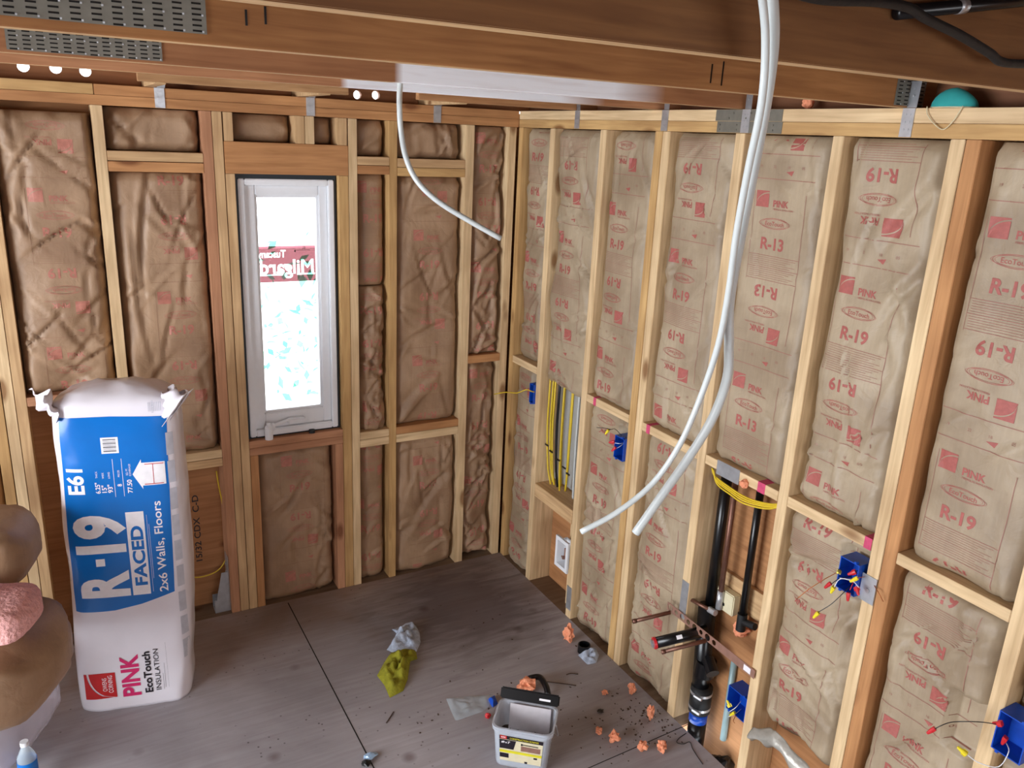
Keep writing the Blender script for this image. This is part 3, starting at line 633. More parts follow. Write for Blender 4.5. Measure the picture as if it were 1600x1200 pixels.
# eave blocks between the joists and over the back wall, with round vent holes open to the sky
def vent_block(x0, x1, holes, label, y=.10, z0=2.4805, z1=2.70):
    bm = bmesh.new(); pts = []
    # plate cut by circles: build as grid of quads around each hole
    xs = [x0]
    n = 20
    segs = []
    prev = x0
    for hx, hz, r in holes:
        a, b = hx-r*1.25, hx+r*1.25
        segs.append(('s', prev, a)); segs.append(('h', a, b, hx, hz, r)); prev = b
    segs.append(('s', prev, x1))
    def quad(P4):
        bm.faces.new([bm.verts.new(Vector(q)) for q in P4])
    for s in segs:
        if s[0] == 's': quad([(s[1], 0, z0), (s[2], 0, z0), (s[2], 0, z1), (s[1], 0, z1)])
        else:
            _, a, b, hx, hz, r = s
            lo, hi = hz-r*1.25, hz+r*1.25
            if lo > z0: quad([(a, 0, z0), (b, 0, z0), (b, 0, lo), (a, 0, lo)])
            lo = max(lo, z0)
            quad([(a, 0, hi), (b, 0, hi), (b, 0, z1), (a, 0, z1)])
            m = 32
            def edge(t):
                c, sn = math.cos(t), math.sin(t); k = 1/max(abs(c), abs(sn)); return (hx+r*1.25*c*k, 0, max(lo, hz+r*1.25*sn*k))
            for i in range(m):
                t0, t1 = 2*math.pi*i/m, 2*math.pi*(i+1)/m
                quad([(hx+r*math.cos(t0), 0, hz+r*math.sin(t0)), edge(t0), edge(t1), (hx+r*math.cos(t1), 0, hz+r*math.sin(t1))])
    bmesh.ops.remove_doubles(bm, verts=bm.verts[:], dist=1e-5)
    g_ = bmesh.ops.extrude_face_region(bm, geom=bm.faces[:])
    for e in g_['geom']:
        if isinstance(e, bmesh.types.BMVert): e.co.y += .025
    for v in bm.verts: v.co.y += y
    bmesh.ops.recalc_face_normals(bm, faces=bm.faces[:])
    o = wmesh('eave_block', bm, M['ply'], color=DK); tag(o, label, 'eave block', 'blocks closing the eave'); return o
vent_block(-3.2, -1.70, [(-2.150, 2.530, .021), (-2.040, 2.532, .021), (-1.936, 2.528, .021)], 'eave block with three round vent holes at the upper left')
vent_block(-1.698, -1.06, [], 'solid eave block between the two ventilated ones')
vent_block(-1.058, -.46, [(-.812, 2.508, .019), (-.722, 2.512, .019)], 'eave block with two round vent holes above the wide bay')
vent_block(-.458, .14, [], 'solid eave block at the room corner')
slab('trim_5', (-6.5, .10, 2.4805), (-3.202, .125, 2.70), M['ply'], DK)
for a, b, t in [(-.46, .10, 'eave block on the right wall beside the corner'), (-1.06, -.49, 'eave block on the right wall between the third and second nearest ties'), (-1.52, -1.07, 'eave block on the right wall behind the steel strap tie'),
                (-2.16, -1.53, 'eave block on the right wall behind the orange foam at the plate'), (-2.76, -2.17, 'eave block on the right wall behind the teal mask')]:
    o = board('eave_block', t, 'R', (-b, -a), (.112, .137), (2.4805, 2.71), 'u', (.22, .09, .04), 'eave block', 'blocks closing the eave')
slab('trim_6', (.112, -7.5, 2.4805), (.137, -2.84, 2.71), M['ply'], DK)
# rafter tails resting on the back plate
def tail(x, y0, label, wd=.038, z0=2.4805, sl=.0, col=TAN, y1=.095, h=.14, cut=.05):
    bm = bmesh.new()
    pts = [(y0, z0+cut), (y0+.10, z0), (y1, z0), (y1, z0+h), (y0, z0+h)]
    for sx in (x-wd/2, x+wd/2): pass
    a = [bm.verts.new((x-wd/2, p[0], p[1])) for p in pts]; b = [bm.verts.new((x+wd/2, p[0], p[1])) for p in pts]
    bm.faces.new(a); bm.faces.new(b[::-1])
    for i in range(5): bm.faces.new((a[(i+1) % 5], a[i], b[i], b[(i+1) % 5]))
    bmesh.ops.recalc_face_normals(bm, faces=bm.faces[:])
    o = wmesh('jack_rafter', bm, M['stud'], color=col); tag(o, label, 'rafter', 'jack rafters on the back plate'); return o
tail(-1.715, -.46, 'pale jack rafter end above the leftmost tie of the back wall')
tail(-1.10, -.46, 'jack rafter end above the middle tie of the back wall')
tail(-.49, -.46, 'jack rafter end by the tie nearest the corner on the back wall')
# steel hurricane ties
def tie(fr, u, label, z1=2.55, lean=.012):
    bm = bmesh.new()
    fbox(fr, (u-.019, u+.019), (-.0032, -.0006), (2.402, 2.479), bm=bm)
    b = box_bm(.038, .0014, .085, c=(0, 0, 0)); 
    for v in b.verts:
        v.co = FR[fr] @ Vector((u+lean+v.co.x*.8+v.co.z*.12, -.003+ -.010*(v.co.z > 0), 2.479+.035+v.co.z*.8))
    join(bm, b)
    for dz in (.012, .032, .052):
        for s in (-1, 1):
            c = FR[fr] @ Vector((u+s*.007, -.002, 2.41+dz)); c2 = FR[fr] @ Vector((u+s*.007, -.0045, 2.41+dz)); cyl(c, c2, .003, 8, bm=bm)
    for dz in (.01, .03):
        c = FR[fr] @ Vector((u+lean, -.008, 2.50+dz)); c2 = FR[fr] @ Vector((u+lean, -.013, 2.50+dz)); cyl(c, c2, .003, 8, bm=bm)
    o = wmesh('hurricane_tie', bm, M['galv']); tag(o, label, 'metal tie', 'steel ties along the top plates'); return o
tie('B', -1.68, 'steel tie on the back wall top plate, leftmost of three')
tie('B', -1.062, 'steel tie on the back wall top plate, middle of three, over the header')
tie('B', -.451, 'steel tie on the back wall top plate nearest the corner')
tie('R', .535, 'steel tie on the right wall top plate nearest the corner')
tie('R', 1.152, 'second steel tie from the corner on the right wall top plate')
tie('R', 1.585, 'steel tie above the flat strap behind the hanging tubes')
tie('R', 2.208, 'bright steel tie beside the teal mask')
for u, t in ((1.745, 0),):
    bm = bmesh.new(); fbox('R', (1.435, 1.748), (-.0016, -.0002), (2.441, 2.478), bm=bm); fbox('R', (1.447, 1.752), (-.0016, -.0002), (2.402, 2.4395), bm=bm)
    for k in range(14):
        uu = 1.46+k*.021
        for zz in (2.412, 2.428, 2.45, 2.467):
            if (k*3+int(zz*1000)) % 4 == 0: cyl(FR['R'] @ Vector((uu, -.0014, zz)), FR['R'] @ Vector((uu, -.004, zz)), .0032, 8, bm=bm)
    o = wmesh('steel_strap', bm, M['galvd']); tag(o, 'flat grey steel strap across the top plates behind the hanging tubes', 'strap')
# ---------------------------------------------------------------- window
WX0, WX1, WZ0, WZ1 = -1.385, -.955, .912, 2.125
wf = empty('window_1', (-1.17, .03, WZ0)); wf['kind'] = 'structure'
def frame_bm(x0, x1, z0, z1, wd, y0, y1, bev=.004):
    bm = bmesh.new()
    for a, b, c, d in ((x0, x0+wd[0], z0, z1), (x1-wd[1], x1, z0, z1), (x0+wd[0], x1-wd[1], z0, z0+wd[2]), (x0+wd[0], x1-wd[1], z1-wd[3], z1)):
        box_bm(b-a, y1-y0, d-c, bev, bm=bm, c=((a+b)/2, (y0+y1)/2, (c+d)/2))
    return bm
wmesh('window_frame', frame_bm(WX0, WX1, WZ0, WZ1, (.028, .028, .034, .028), .025, .138), M['white'], wf)
sa_ = wmesh('sash', frame_bm(WX0+.027, WX1-.027, WZ0+.033, WZ1-.027, (.048, .042, .075, .047), .045, .095), M['white'], wf)
wmesh('glazing_bead', frame_bm(WX0+.074, WX1-.068, WZ0+.107, WZ1-.073, (.010, .010, .012, .010), .055, .09, .002), M['white'], sa_)
wmesh('pane', box_bm(WX1-WX0-.16, .004, WZ1-WZ0-.20, c=((WX0+WX1)/2+.003, .075, (WZ0+WZ1)/2+.017)), M['glass'], sa_)
wmesh('gap_sealant', frame_bm(WX0-.012, WX1+.011, WZ0-.008, WZ1+.02, (.011, .011, .008, .019), .035, .12, 0), M['sealant'], wf)
bm = box_bm(.085, .035, .028, .005, c=(-1.165, .03, .975)); cyl((-1.20, .018, .985), (-1.285, .008, .965), .008, 10, bm=bm); cyl((-1.285, .012, .975), (-1.285, -.012, .955), .010, 10, bm=bm)
wmesh('crank_handle', bm, M['white'], wf)
# backward-reading sticker on the outer face of the pane
Z1, Z0_ = 1.82, 1.652; XA, XB = -1.305, -1.035
bm = box_bm(XB-XA, .0008, Z1-Z0_, c=((XA+XB)/2, .0785, (Z0_+Z1)/2))
st = wmesh('window_sticker', bm, M['sticker'])
def cut_letters(ob, polys):      # clear lettering cut out of the printed film
    b = bmesh.new()
    for p_ in polys:
        try: b.faces.new([b.verts.new(Vector((x, .0760, z))) for x, z in p_])
        except ValueError: pass
    bmesh.ops.remove_doubles(b, verts=b.verts[:], dist=1e-6)
    g_ = bmesh.ops.extrude_face_region(b, geom=b.faces[:])
    for e in g_['geom']:
        if isinstance(e, bmesh.types.BMVert): e.co.y += .006
    bmesh.ops.recalc_face_normals(b, faces=b.faces[:])
    c = link('cutter', b, M['white']); md = ob.modifiers.new('b', 'BOOLEAN'); md.operation = 'DIFFERENCE'; md.object = c; md.solver = 'EXACT'; md.use_self = True
    bpy.context.view_layer.update(); me = bpy.data.meshes.new_from_object(ob.evaluated_get(bpy.context.evaluated_depsgraph_get()))
    ob.modifiers.clear(); bpy.data.objects.remove(c)
    if len(me.polygons) > 10: ob.data = me
cut_letters(st, xf(glyphs('Milgard', .068, .02, .25), -1.17, 1.725, 0, True)+xf(glyphs('Tuscany', .034, .02, .13), -1.24, 1.785, 0, True)+[rect(-1.30, 1.683, -1.19, 1.688), rect(-1.125, 1.683, -1.04, 1.690)]); tag(st, 'pink and red sticker on the outside of the window pane, lettering seen reversed', 'sticker')
def stk(polys, m, nm, off=0):
    b = bmesh.new()
    for p in polys:
        try: b.faces.new([b.verts.new(Vector((x, .0779-off, z))) for x, z in p])
        except ValueError: pass
    wmesh(nm, b, m, st)
stk([rect(-1.13, 1.822, -1.07, 1.824), rect(-1.13, 1.798, -1.06, 1.8)]+xf(glyphs('SL', .012, .01), -1.09, 1.81, 0, True)+[rect(-1.134, 1.79, -1.128, 1.80)], M['bagblack'], 'small_print', .0002)
# things on the sill
sx = BW(424, 683, -.0)
t = thing('spray_bottle', 'small white can standing on the window sill at the left', 'can', (-1.300, -.0, .9035)); t.location = (-1.305, .0, .9035)
bm = cyl((0, 0, 0), (0, 0, .062), .019, 20); cyl((0, 0, .062), (0, 0, .072), .019, 20, .011, bm=bm); link('body', bm, M['white'], t, smooth=False)
link('cap', cyl((0, 0, .0722), (0, 0, .082), .0105, 16), M['white'], t)
bm = cyl((0, 0, 0), (0, 0, .016), .015, 20); o = link('tape_puck', bm, M['grey']); o.location = (-1.093, .012, .9035); o.data.materials[0] = M['blackm']; tag(o, 'small dark round puck on the window sill right of the can', 'puck')
# ---------------------------------------------------------------- outside
def leafbush(name, loc, size, n, label, seed):
    rnd = random.Random(seed); t = thing(name, label, 'shrub', loc); bm = bmesh.new()
    for i in range(n):
        c = Vector((rnd.gauss(0, .5), rnd.gauss(0, .5), rnd.gauss(.1, .42)))
        if c.length > 1.1: c *= 1.1/c.length
        c = Vector((c.x*size[0], c.y*size[1], (c.z+1)*size[2]*.5)); r = rnd.uniform(.03, .07)
        R = Matrix.Rotation(rnd.uniform(0, 6.3), 3, Vector((rnd.random(), rnd.random(), rnd.random())).normalized())
        bm.faces.new([bm.verts.new(c+R @ Vector(q)*r) for q in ((-1, 0, 0), (0, -.5, .1), (1, 0, 0), (0, .5, .1))])
    link('foliage', bm, M['leaf'], t)
    tube('stem', [(0, 0, 0), (.02, 0, size[2]*.15)], .02, M['twig'], t)
leafbush('garden_shrub', (-.50, 3.1, -.45), (.75, .5, 1.9), 260, 'blown out green shrub seen through the window', 3)
# ---------------------------------------------------------------- hanging tubes
wtube_pts1 = [(1188, -30, 1.02), (1196, 60, 1.08), (1190, 160, 1.13), (1168, 270, 1.2), (1150, 370, 1.27), (1138, 460, 1.33), (1122, 540, 1.4), (1095, 620, 1.46), (1062, 695, 1.5), (1020, 755, 1.53), (965, 800, 1.55), (908, 831, 1.57)]
tube('hanging_tube', [DP(*p) for p in wtube_pts1], .0056, M['pex'], n=12); tag(bpy.data.objects['hanging_tube'], 'thinner of two long white tubes hanging from above, its end farther left', 'tube', 'hanging white tubes')
wtube_pts2 = [(1204, -30, 1.05), (1208, 60, 1.10), (1198, 150, 1.15), (1178, 260, 1.22), (1157, 370, 1.29), (1140, 470, 1.35), (1139, 540, 1.42), (1136, 590, 1.46), (1115, 650, 1.5), (1078, 712, 1.54), (1030, 780, 1.57), (993, 833, 1.59)]
o = tube('hanging_tube', [DP(*p) for p in wtube_pts2], .0086, M['pex'], n=12); tag(o, 'thicker of two long white tubes hanging from above, ending in front of a batt', 'tube', 'hanging white tubes')
o = tube('hanging_tube', [P(1, -1.512, 625, 128)+Vector((0, 0, .10)), P(1, -1.512, 625, 128), DP(624, 160, 2.37), DP(626, 200, 2.42), DP(634, 245, 2.43), DP(652, 283, 2.44), DP(685, 315, 2.45), DP(735, 346, 2.46), DP(783, 373, 2.47)], .0082, M['pex'], n=12)
tag(o, 'short white tube curving down from the ceiling toward the corner', 'tube', 'hanging white tubes')
# black hose and pipe near the ceiling, top right
o = tube('black_hose', [P(1, -2.852, a, b) for a, b in [(1230, -14), (1290, 0), (1370, 3), (1420, 12), (1445, 28), (1500, 55), (1545, 82), (1570, 98), (1640, 100), (1700, 104)]], .0075, M['blackm']); tag(o, 'thin black hose sagging across the nearest joist at top right', 'hose')
a, b = P(1, -2.813, 1402, 20), P(1, -2.813, 1640, -4); d_ = (b-a)
t = thing('drain_pipe', 'black plastic pipe running along the ceiling in the top right corner', 'pipe', a)
wtube('pipe', [a, a+d_*2], .011, M['black'], t, straight=True, n=16)
c = a+d_*.36; wtube('pipe_strap', [c, c+d_*.05], .0122, M['galv'], t, straight=True, n=16)
# teal mask on the plate
t = thing('face_mask', 'teal face mask lying on the right wall top plate with its strap hanging', 'mask', (.03, -2.318, 2.480))
bm = bmesh.new(); bmesh.ops.create_uvsphere(bm, u_segments=24, v_segments=12, radius=1)
bmesh.ops.delete(bm, geom=[v for v in bm.verts if v.co.z < -.01], context='VERTS')
for v in bm.verts: v.co = Vector((v.co.x*.035, v.co.y*.066, v.co.z*.052*(1-.3*(v.co.y < 0)*abs(v.co.y))))
link('mask_shell', bm, M['teal'], t, smooth=True)
wtube('rim', [(.03-.034*math.cos(k*math.pi/6-math.pi/2)*1, -2.318+.066*math.sin(k*math.pi/6-math.pi/2), 2.481) for k in range(0, 7)], .0016, M['elastic'], t)
wtube('strap', [(-.004, -2.262, 2.483), (-.008, -2.27, 2.462), (-.008, -2.295, 2.438), (-.008, -2.325, 2.424), (-.008, -2.35, 2.448), (-.006, -2.366, 2.483)], .0014, M['elastic'], t)
# foam and little things on the plate between the second and third joist
blobs = [('spray_foam', (.05, -1.80, 2.4795), .018, M['foam'], 'orange foam blob on the right wall top plate by the strap', 5)]
for nm, loc, s, m, lab, sd in blobs: o = blob(nm, loc, s, m, sd); tag(o, lab, 'foam')
# ---------------------------------------------------------------- bale of insulation in printed wrap
t0 = Vector((-2.246, -.491, 0)); t1 = Vector((-1.827, -.59, 0)); yaw = math.atan2(t1.y-t0.y, t1.x-t0.x)
bg = thing('insulation_bale', 'tall plastic wrapped bale of faced batts, blue label, leaning by the back wall', 'insulation bale', (-2.246, -.491, 0), rz=yaw)
BWD, BDP, BHT = .444, .25, 1.335
def bag_c(h):    # centre drift, width factor, bulge with height
    t = h/BHT
    sh = .010+.030*t+.012*math.sin(t*3.1)
    k = 1-.05*max(0, (t-.9)/.1)**2-.03*max(0, (.06-t)/.06)**2+.02*math.sin(t*math.pi)
    return sh, k
def bag_pt(s, h, off=0):
    """s in 0..1 around, starting at left front corner running along the front"""
    sh, k = bag_c(h); a = s*2*math.pi; n = 4.5
    c, sn = math.cos(a), math.sin(a)
    x = math.copysign(abs(c)**(2/n), c); y = math.copysign(abs(sn)**(2/n), sn)
    wv = .004*noise.noise(Vector((c*2, sn*2, h*9)))+.006*noise.noise(Vector((c, sn*1.3, h*3)))
    hw, hd = BWD/2*k+wv+off, BDP/2*k+wv+off
    return Vector((sh+BWD/2+x*hw, BDP/2-y*hd*-1 if False else BDP/2+y*hd, h))
def bag_front(wx, h, off):
    sh, k = bag_c(h); n = 4.5; q = (wx-sh-BWD/2)/(BWD/2*k); q = max(-.999, min(.999, q)); y = (1-abs(q)**n)**(1/n)
    a = math.atan2(-abs(y)**(n/2), math.copysign(abs(q)**(n/2), q)); c, sn = math.cos(a), math.sin(a)
    wv = .004*noise.noise(Vector((c*2, sn*2, h*9)))+.006*noise.noise(Vector((c, sn*1.3, h*3)))
    q = (wx-sh-BWD/2)/(BWD/2*k+wv); q = max(-.999, min(.999, q)); y = (1-abs(q)**n)**(1/n)
    return Vector((wx, BDP/2-y*(BDP/2*k+wv)-off, h))
NS, NH = 160, 96; V = []; F = []
for j in range(NH+1):
    h = BHT*j/NH
    for i in range(NS): V.append(bag_pt(i/NS, h))
for j in range(NH):
    for i in range(NS): F.append((j*NS+i, j*NS+(i+1) % NS, (j+1)*NS+(i+1) % NS, (j+1)*NS+i))
top = NH*NS
# puffy top: rings closing inward with crumples
rings = 7
cx = Vector((bag_c(BHT)[0]+BWD/2, BDP/2, 0)); last = top
for r_ in range(1, rings+1):
    f = r_/rings; st_ = len(V)
    for i in range(NS):
        b = V[top+i]; q = b.lerp(Vector((cx.x, cx.y, b.z)), f**1.3); q.z = BHT+.060*math.sin(f*math.pi/2)+.012*noise.noise(Vector((q.x*14, q.y*14, r_)))*min(1, 3*(1-f)+.3)+(.0)
        V.append(q)
    for i in range(NS): F.append((last+i, last+(i+1) % NS, st_+(i+1) % NS, st_+i))
    last = st_
F.append(tuple(last+i for i in range(NS))); F.append(tuple(range(NS))[::-1])
link('plastic_wrap', (V, [], F), M['bag'], bg, smooth=True)
def on_bag(name, polys, m, off, cell=.014, label=None, par=None):
    bm = bmesh.new()
    for p in chop(polys, cell):
        try: bm.faces.new([bm.verts.new(bag_front(x, h, off)) for x, h in p])
        except ValueError: pass
    bmesh.ops.remove_doubles(bm, verts=bm.verts[:], dist=1e-6)
    o = link(name, bm, m, par or bg, smooth=True)
    if label: o['label'] = label
    return o
def up(s, h, bold, wid, x, y): return xf(glyphs(s, h, bold, wid), x, y, math.pi/2)
bl = [(.052, .468), (.20, .472), (.30, .49), (.424, .527), (.446, 1.278), (.25, 1.288), (.076, 1.288), (.062, .9)]
lb_ = on_bag('blue_label', [bl], M['bagblue'], .0012, label='blue printed panel')
wh = up('R', .170, .045, .115, .168, .590)+[rect(.150, .672, .182, .704)]+up('19', .170, .045, .165, .168, .810)+up('E61', .058, .03, .105, .109, 1.033)
wh += [rect(.272, .532, .337, .897)]
wh += up('2x6 Walls, Floors', .032, .012, .40, .385, .735)
wh += up('6.25"', .017, .02, .045, .186, 1.005)+up('15"', .017, .02, .030, .208, 1.00)+up('93"', .017, .02, .034, .229, 1.00)+up('8', .015, .02, None, .263, 1.012)+up('77.50', .017, .02, .055, .298, 1.005)
wh += up('THICK', .007, 0, None, .186, 1.06)+up('WIDE', .007, 0, None, .208, 1.055)+up('LONG', .007, 0, None, .229, 1.055)+up('PIECES', .007, 0, None, .263, 1.06)+up('SQ. FT.', .007, 0, None, .292, 1.065)+up('COVERAGE', .007, 0, None, .303, 1.072)
wh += [rect(.245, .965, .2465, 1.12), rect(.276, .965, .2775, 1.12), rect(.346, .54, .347, .88), rect(.352, .60, .353, .84)]
wh += [rect(.343, 1.004, .428, 1.098), [(.345, .990), (.345, 1.112), (.312, 1.053)]]
wh += [rect(.212, 1.143, .272, 1.207)]
on_bag('white_lettering', wh, M['bagwhite'], .0022, par=lb_)
bk = up('FACED', .044, .035, .262, .305, .705)
on_bag('label_lettering', bk, M['bagblue'], .0030, label='blue word on white box', par=lb_)
bar = [rect(.219+.0, 1.150+k*.0052, .264, 1.150+k*.0052+(.0016+.0016*((k*7) % 3 == 0))) for k in range(10)]
on_bag('black_lettering', bar+up('EcoTouch', .030, .028, .200, .293, .165)+up('INSULATION', .021, .0, .202, .331, .172)+[rect(.352, .07, .353, .15), rect(.359, .08, .36, .2), rect(.371, .08, .3715, .30)], M['bagblack'], .0030)
on_bag('pink_lettering', up('PINK', .068, .035, .200, .226, .158), M['bagpink'], .0022)
lg = [[(x, y) for x, y in p] for p in xf(logo(.118), .112, .122, math.pi/2)]
rl_ = on_bag('red_logo', lg, M['bagred'], .0022, label='red square emblem')
on_bag('logo_lettering', up('OWENS', .018, 0, .062, .128, .128)+up('CORNING', .018, 0, .082, .150, .128), M['bagwhite'], .0032, par=rl_)
on_bag('red_lines', [rect(.352, 1.008, .42, 1.011), rect(.356, 1.09, .424, 1.093), rect(.384, 1.011, .386, 1.09)], M['bagred'], .003)
# side print, grey windows on the right edge of the front
sd = []
for k in range(9): sd += [rect(.437+.0, .20+k*.115, .462, .29+k*.115)]
on_bag('grey_side_print', sd+up('R-13  R-19', .008, 0, None, .40, 1.318)+[rect(.385+.006*k, 1.300, .387+.006*k, 1.335) for k in range(8)], M['baggrey'], .002)
on_bag('side_print', [rect(.035, .60, .036, .67), rect(.035, .60, .047, .602), rect(.035, .67, .047, .672), rect(.046, .60, .047, .67)]+up('E61', .012, .02, None, .041, .70), M['bagblack'], .002)
# crumpled ears of plastic at the two top corners
def crumple(name, pts_fn, nu_, nv_, m, parent, thick=.0015):
    V = [pts_fn(i/nu_, j/nv_) for i in range(nu_+1) for j in range(nv_+1)]; F = [(i*(nv_+1)+j, (i+1)*(nv_+1)+j, (i+1)*(nv_+1)+j+1, i*(nv_+1)+j+1) for i in range(nu_) for j in range(nv_)]
    o = link(name, (V, [], F), m, parent, smooth=True); md = o.modifiers.new('s', 'SOLIDIFY'); md.thickness = thick; return o
def ear(x, y, dx, seed):
    def f(a, b):
        z = BHT-.05+.10*b; r = .06+.05*b
        n_ = noise.noise(Vector((a*4+seed, b*3, seed)))*.025
        return Vector((x+dx*(.0+.05*b)+math.cos(a*3.3-.5)*r*.45+n_, y+(a-.5)*.15+n_, z-.02*a+n_))
    return f
crumple('plastic_ear', ear(.055, .06, -1, 2), 14, 10, M['bag'], bg); crumple('plastic_ear', ear(.445, .03, 1, 7), 18, 12, M['bag'], bg); crumple('plastic_ear', ear(.43, -.01, 1, 5), 18, 12, M['bag'], bg)
# ---------------------------------------------------------------- left pile
def roll(name, label, cat, c, axis, r, length, m, seed, sq=.75, endm=None, rz=0, z=0):
    """loose slab/roll: squashed rounded cylinder lying along local X"""
    V = []; F = []; n = 40; k = 26; th = r
    for i in range(k+1):
        t = i/k; x = (t-.5)*length; e = (1-abs(2*t-1)**8)**.5 if 0 < t < 1 else .35
        for j in range(n):
            a = 2*math.pi*j/n; cc, ss = math.cos(a), math.sin(a)
            q = .94+.12*noise.noise(Vector((x*5, cc*1.5, ss*1.5+seed)))+.07*noise.noise(Vector((x*13, cc*4, ss*4+seed)))+.03*noise.noise(Vector((x*30, cc*9, ss*9+seed)))
            V.append(Vector((x, r*e*q*math.copysign(abs(cc)**.5, cc), r*sq*e*q*math.copysign(abs(ss)**.5, ss))))
    for i in range(k):
        for j in range(n): F.append((i*n+j, i*n+(j+1) % n, (i+1)*n+(j+1) % n, (i+1)*n+j))
    F.append(tuple(range(n))[::-1]); F.append(tuple(k*n+j for j in range(n)))
    zm = min(v.z for v in V)
    for v in V: v.z -= zm
    o = link(name, (V, [], F), m, smooth=True); o.location = c; o.rotation_euler = axis; tag(o, label, cat); return o
# stack standing at the left, only its right side in view
batt_stack = roll('folded_batt', 'lowest brown folded batt of the pile at the left edge, partly over the clear bag', 'insulation', (-2.60, -.80, .395), (0, 0, -.42), .26, .78, M['kraftB'], 4, .62)
roll('folded_batt', 'upper brown folded batt standing behind the pink fluff at the left edge', 'insulation', (-2.58, -.56, .735), (0, 0, -.3), .17, .62, M['kraftB'], 9, .75)
pf = roll('pink_fibreglass_roll', 'exposed pink fibreglass end resting on the brown folded batts at the left edge', 'insulation', (-2.50, -.93, .730), (0, 0, -.35), .125, .46, M['pinkw'], 14, .55)
b_ = blob('cream_package', (-2.475, -.95, .868), .07, M['bag'], 21, .1, sub=3, sq=(.9, .8, 1.0)); tag(b_, 'pale plastic corner at the left photo edge above the pink fluff', 'wrap')
cb = roll('clear_plastic_bag', 'bulging translucent plastic bag on the floor under the brown folded batt', 'bag', (-2.62, -.50, .002), (0, 0, -.5), .24, .66, M['clear'], 30, .75)
cb.data.materials[0] = simple('cloudy_plastic_bag', 'c3bcc6', .25, bump=.4, scale=12, alpha=.55)
# water bottle
t = thing('water_bottle', 'small clear water bottle with a blue label at the bottom left photo edge', 'bottle', tuple(FL(48, 1226)))
prof = [(0, .0), (.030, 0), (.032, .01), (.032, .11), (.030, .13), (.014, .165), (.012, .175)]
def lathe(prof, n=28):
    V = []; F = []
    for r, z in prof:
        for k in range(n): V.append((r*math.cos(2*math.pi*k/n), r*math.sin(2*math.pi*k/n), z))
    for i in range(len(prof)-1):
        for k in range(n): F.append((i*n+k, i*n+(k+1) % n, (i+1)*n+(k+1) % n, (i+1)*n+k))
    return V, [], F
link('body', lathe(prof), M['clear'], t, smooth=True); link('label_band', lathe([(.0328, .055), (.0328, .115)]), M['bagblue'], t, smooth=True)
link('cap', cyl((0, 0, .1755), (0, 0, .192), .014, 20), M['white'], t)
# ---------------------------------------------------------------- hold-down, cable and stamp in the open bay right of the bale
t = thing('hold_down_bracket', 'dark steel hold-down bolted low on the pinkish stud right of the bale', 'bracket', (-1.56, .03, .001))
bm = fbox('B', (-1.5285, -1.5255), (.03, .10), (.001, .30)); fbox('B', (-1.60, -1.529), (.03, .10), (.001, .006), bm=bm); fbox('B', (-1.60, -1.529), (.030, .033), (.006, .07), bm=bm); fbox('B', (-1.60, -1.529), (.097, .10), (.006, .07), bm=bm)
bm2 = bmesh.new(); v_ = [bm2.verts.new(Vector(p_)) for p_ in ((-1.60, .028, .002), (-1.5295, .028, .002), (-1.5295, .028, .22), (-1.56, .028, .22), (-1.585, .028, .10))]; bm2.faces.new(v_)
for e_ in bmesh.ops.extrude_face_region(bm2, geom=bm2.faces[:])['geom']:
    if isinstance(e_, bmesh.types.BMVert): e_.co.y += .003
join(bm, bm2); wmesh('bracket_body', bm, M['galv'], t)
bm = bmesh.new()
for zz in (.10, .15, .2, .25): cyl((-1.5287, .065, zz), (-1.535, .065, zz), .008, 6, bm=bm)
cyl((-1.57, .065, .006), (-1.57, .065, .10), .008, 10, bm=bm); wmesh('bolt', bm, M['galv'], t)
o = tube('yellow_cable', [BW(x, y, .10) for x, y in [(338, 736), (342, 760), (350, 800), (355, 850), (352, 875), (338, 893), (310, 902), (285, 898)]], .003, M['yellow'], n=8); tag(o, 'yellow cable looping inside the open bay right of the bale', 'cable')
o['kind'] = 'stuff' if 0 else 'thing'; del o['kind']
sh = bpy.data.objects['wall_back']
def stamp(polys, x, z, rot):
    b = bmesh.new()
    for p in xf(polys, x, z, rot):
        b.faces.new([b.verts.new((q[0], .1393, q[1])) for q in p])
    wmesh('grade_stamp', b, M['bagblack'], sh)
stamp(glyphs('15/32 CDX  C-D', .030, .015, .36), -1.645, .43, math.pi/2)
# ---------------------------------------------------------------- wall boxes
def ebox(fr, u0, u1, d0, d1, z0, z1, name, label, gap='d', th=.003):
    """open fronted blue box, front at d0"""
    t = thing(name, label, 'electrical box', W(fr, (u0+u1)/2, d0, z0))
    bm = bmesh.new()
    fbox(fr, (u0, u0+th), (d0, d1), (z0, z1), bm=bm); fbox(fr, (u1-th, u1), (d0, d1), (z0, z1), bm=bm)
    fbox(fr, (u0+th, u1-th), (d0, d1), (z0, z0+th), bm=bm); fbox(fr, (u0+th, u1-th), (d0, d1), (z1-th, z1), bm=bm); fbox(fr, (u0+th, u1-th), (d1-th, d1), (z0+th, z1-th), bm=bm)
    fbox(fr, (u0+.012, u0+.02), (d0-.001, d0+.012), (z0-.006, z0), bm=bm); fbox(fr, (u1-.02, u1-.012), (d0-.001, d0+.012), (z1, z1+.006), bm=bm)
    wmesh('box_shell', bm, M['blue'], t); return t
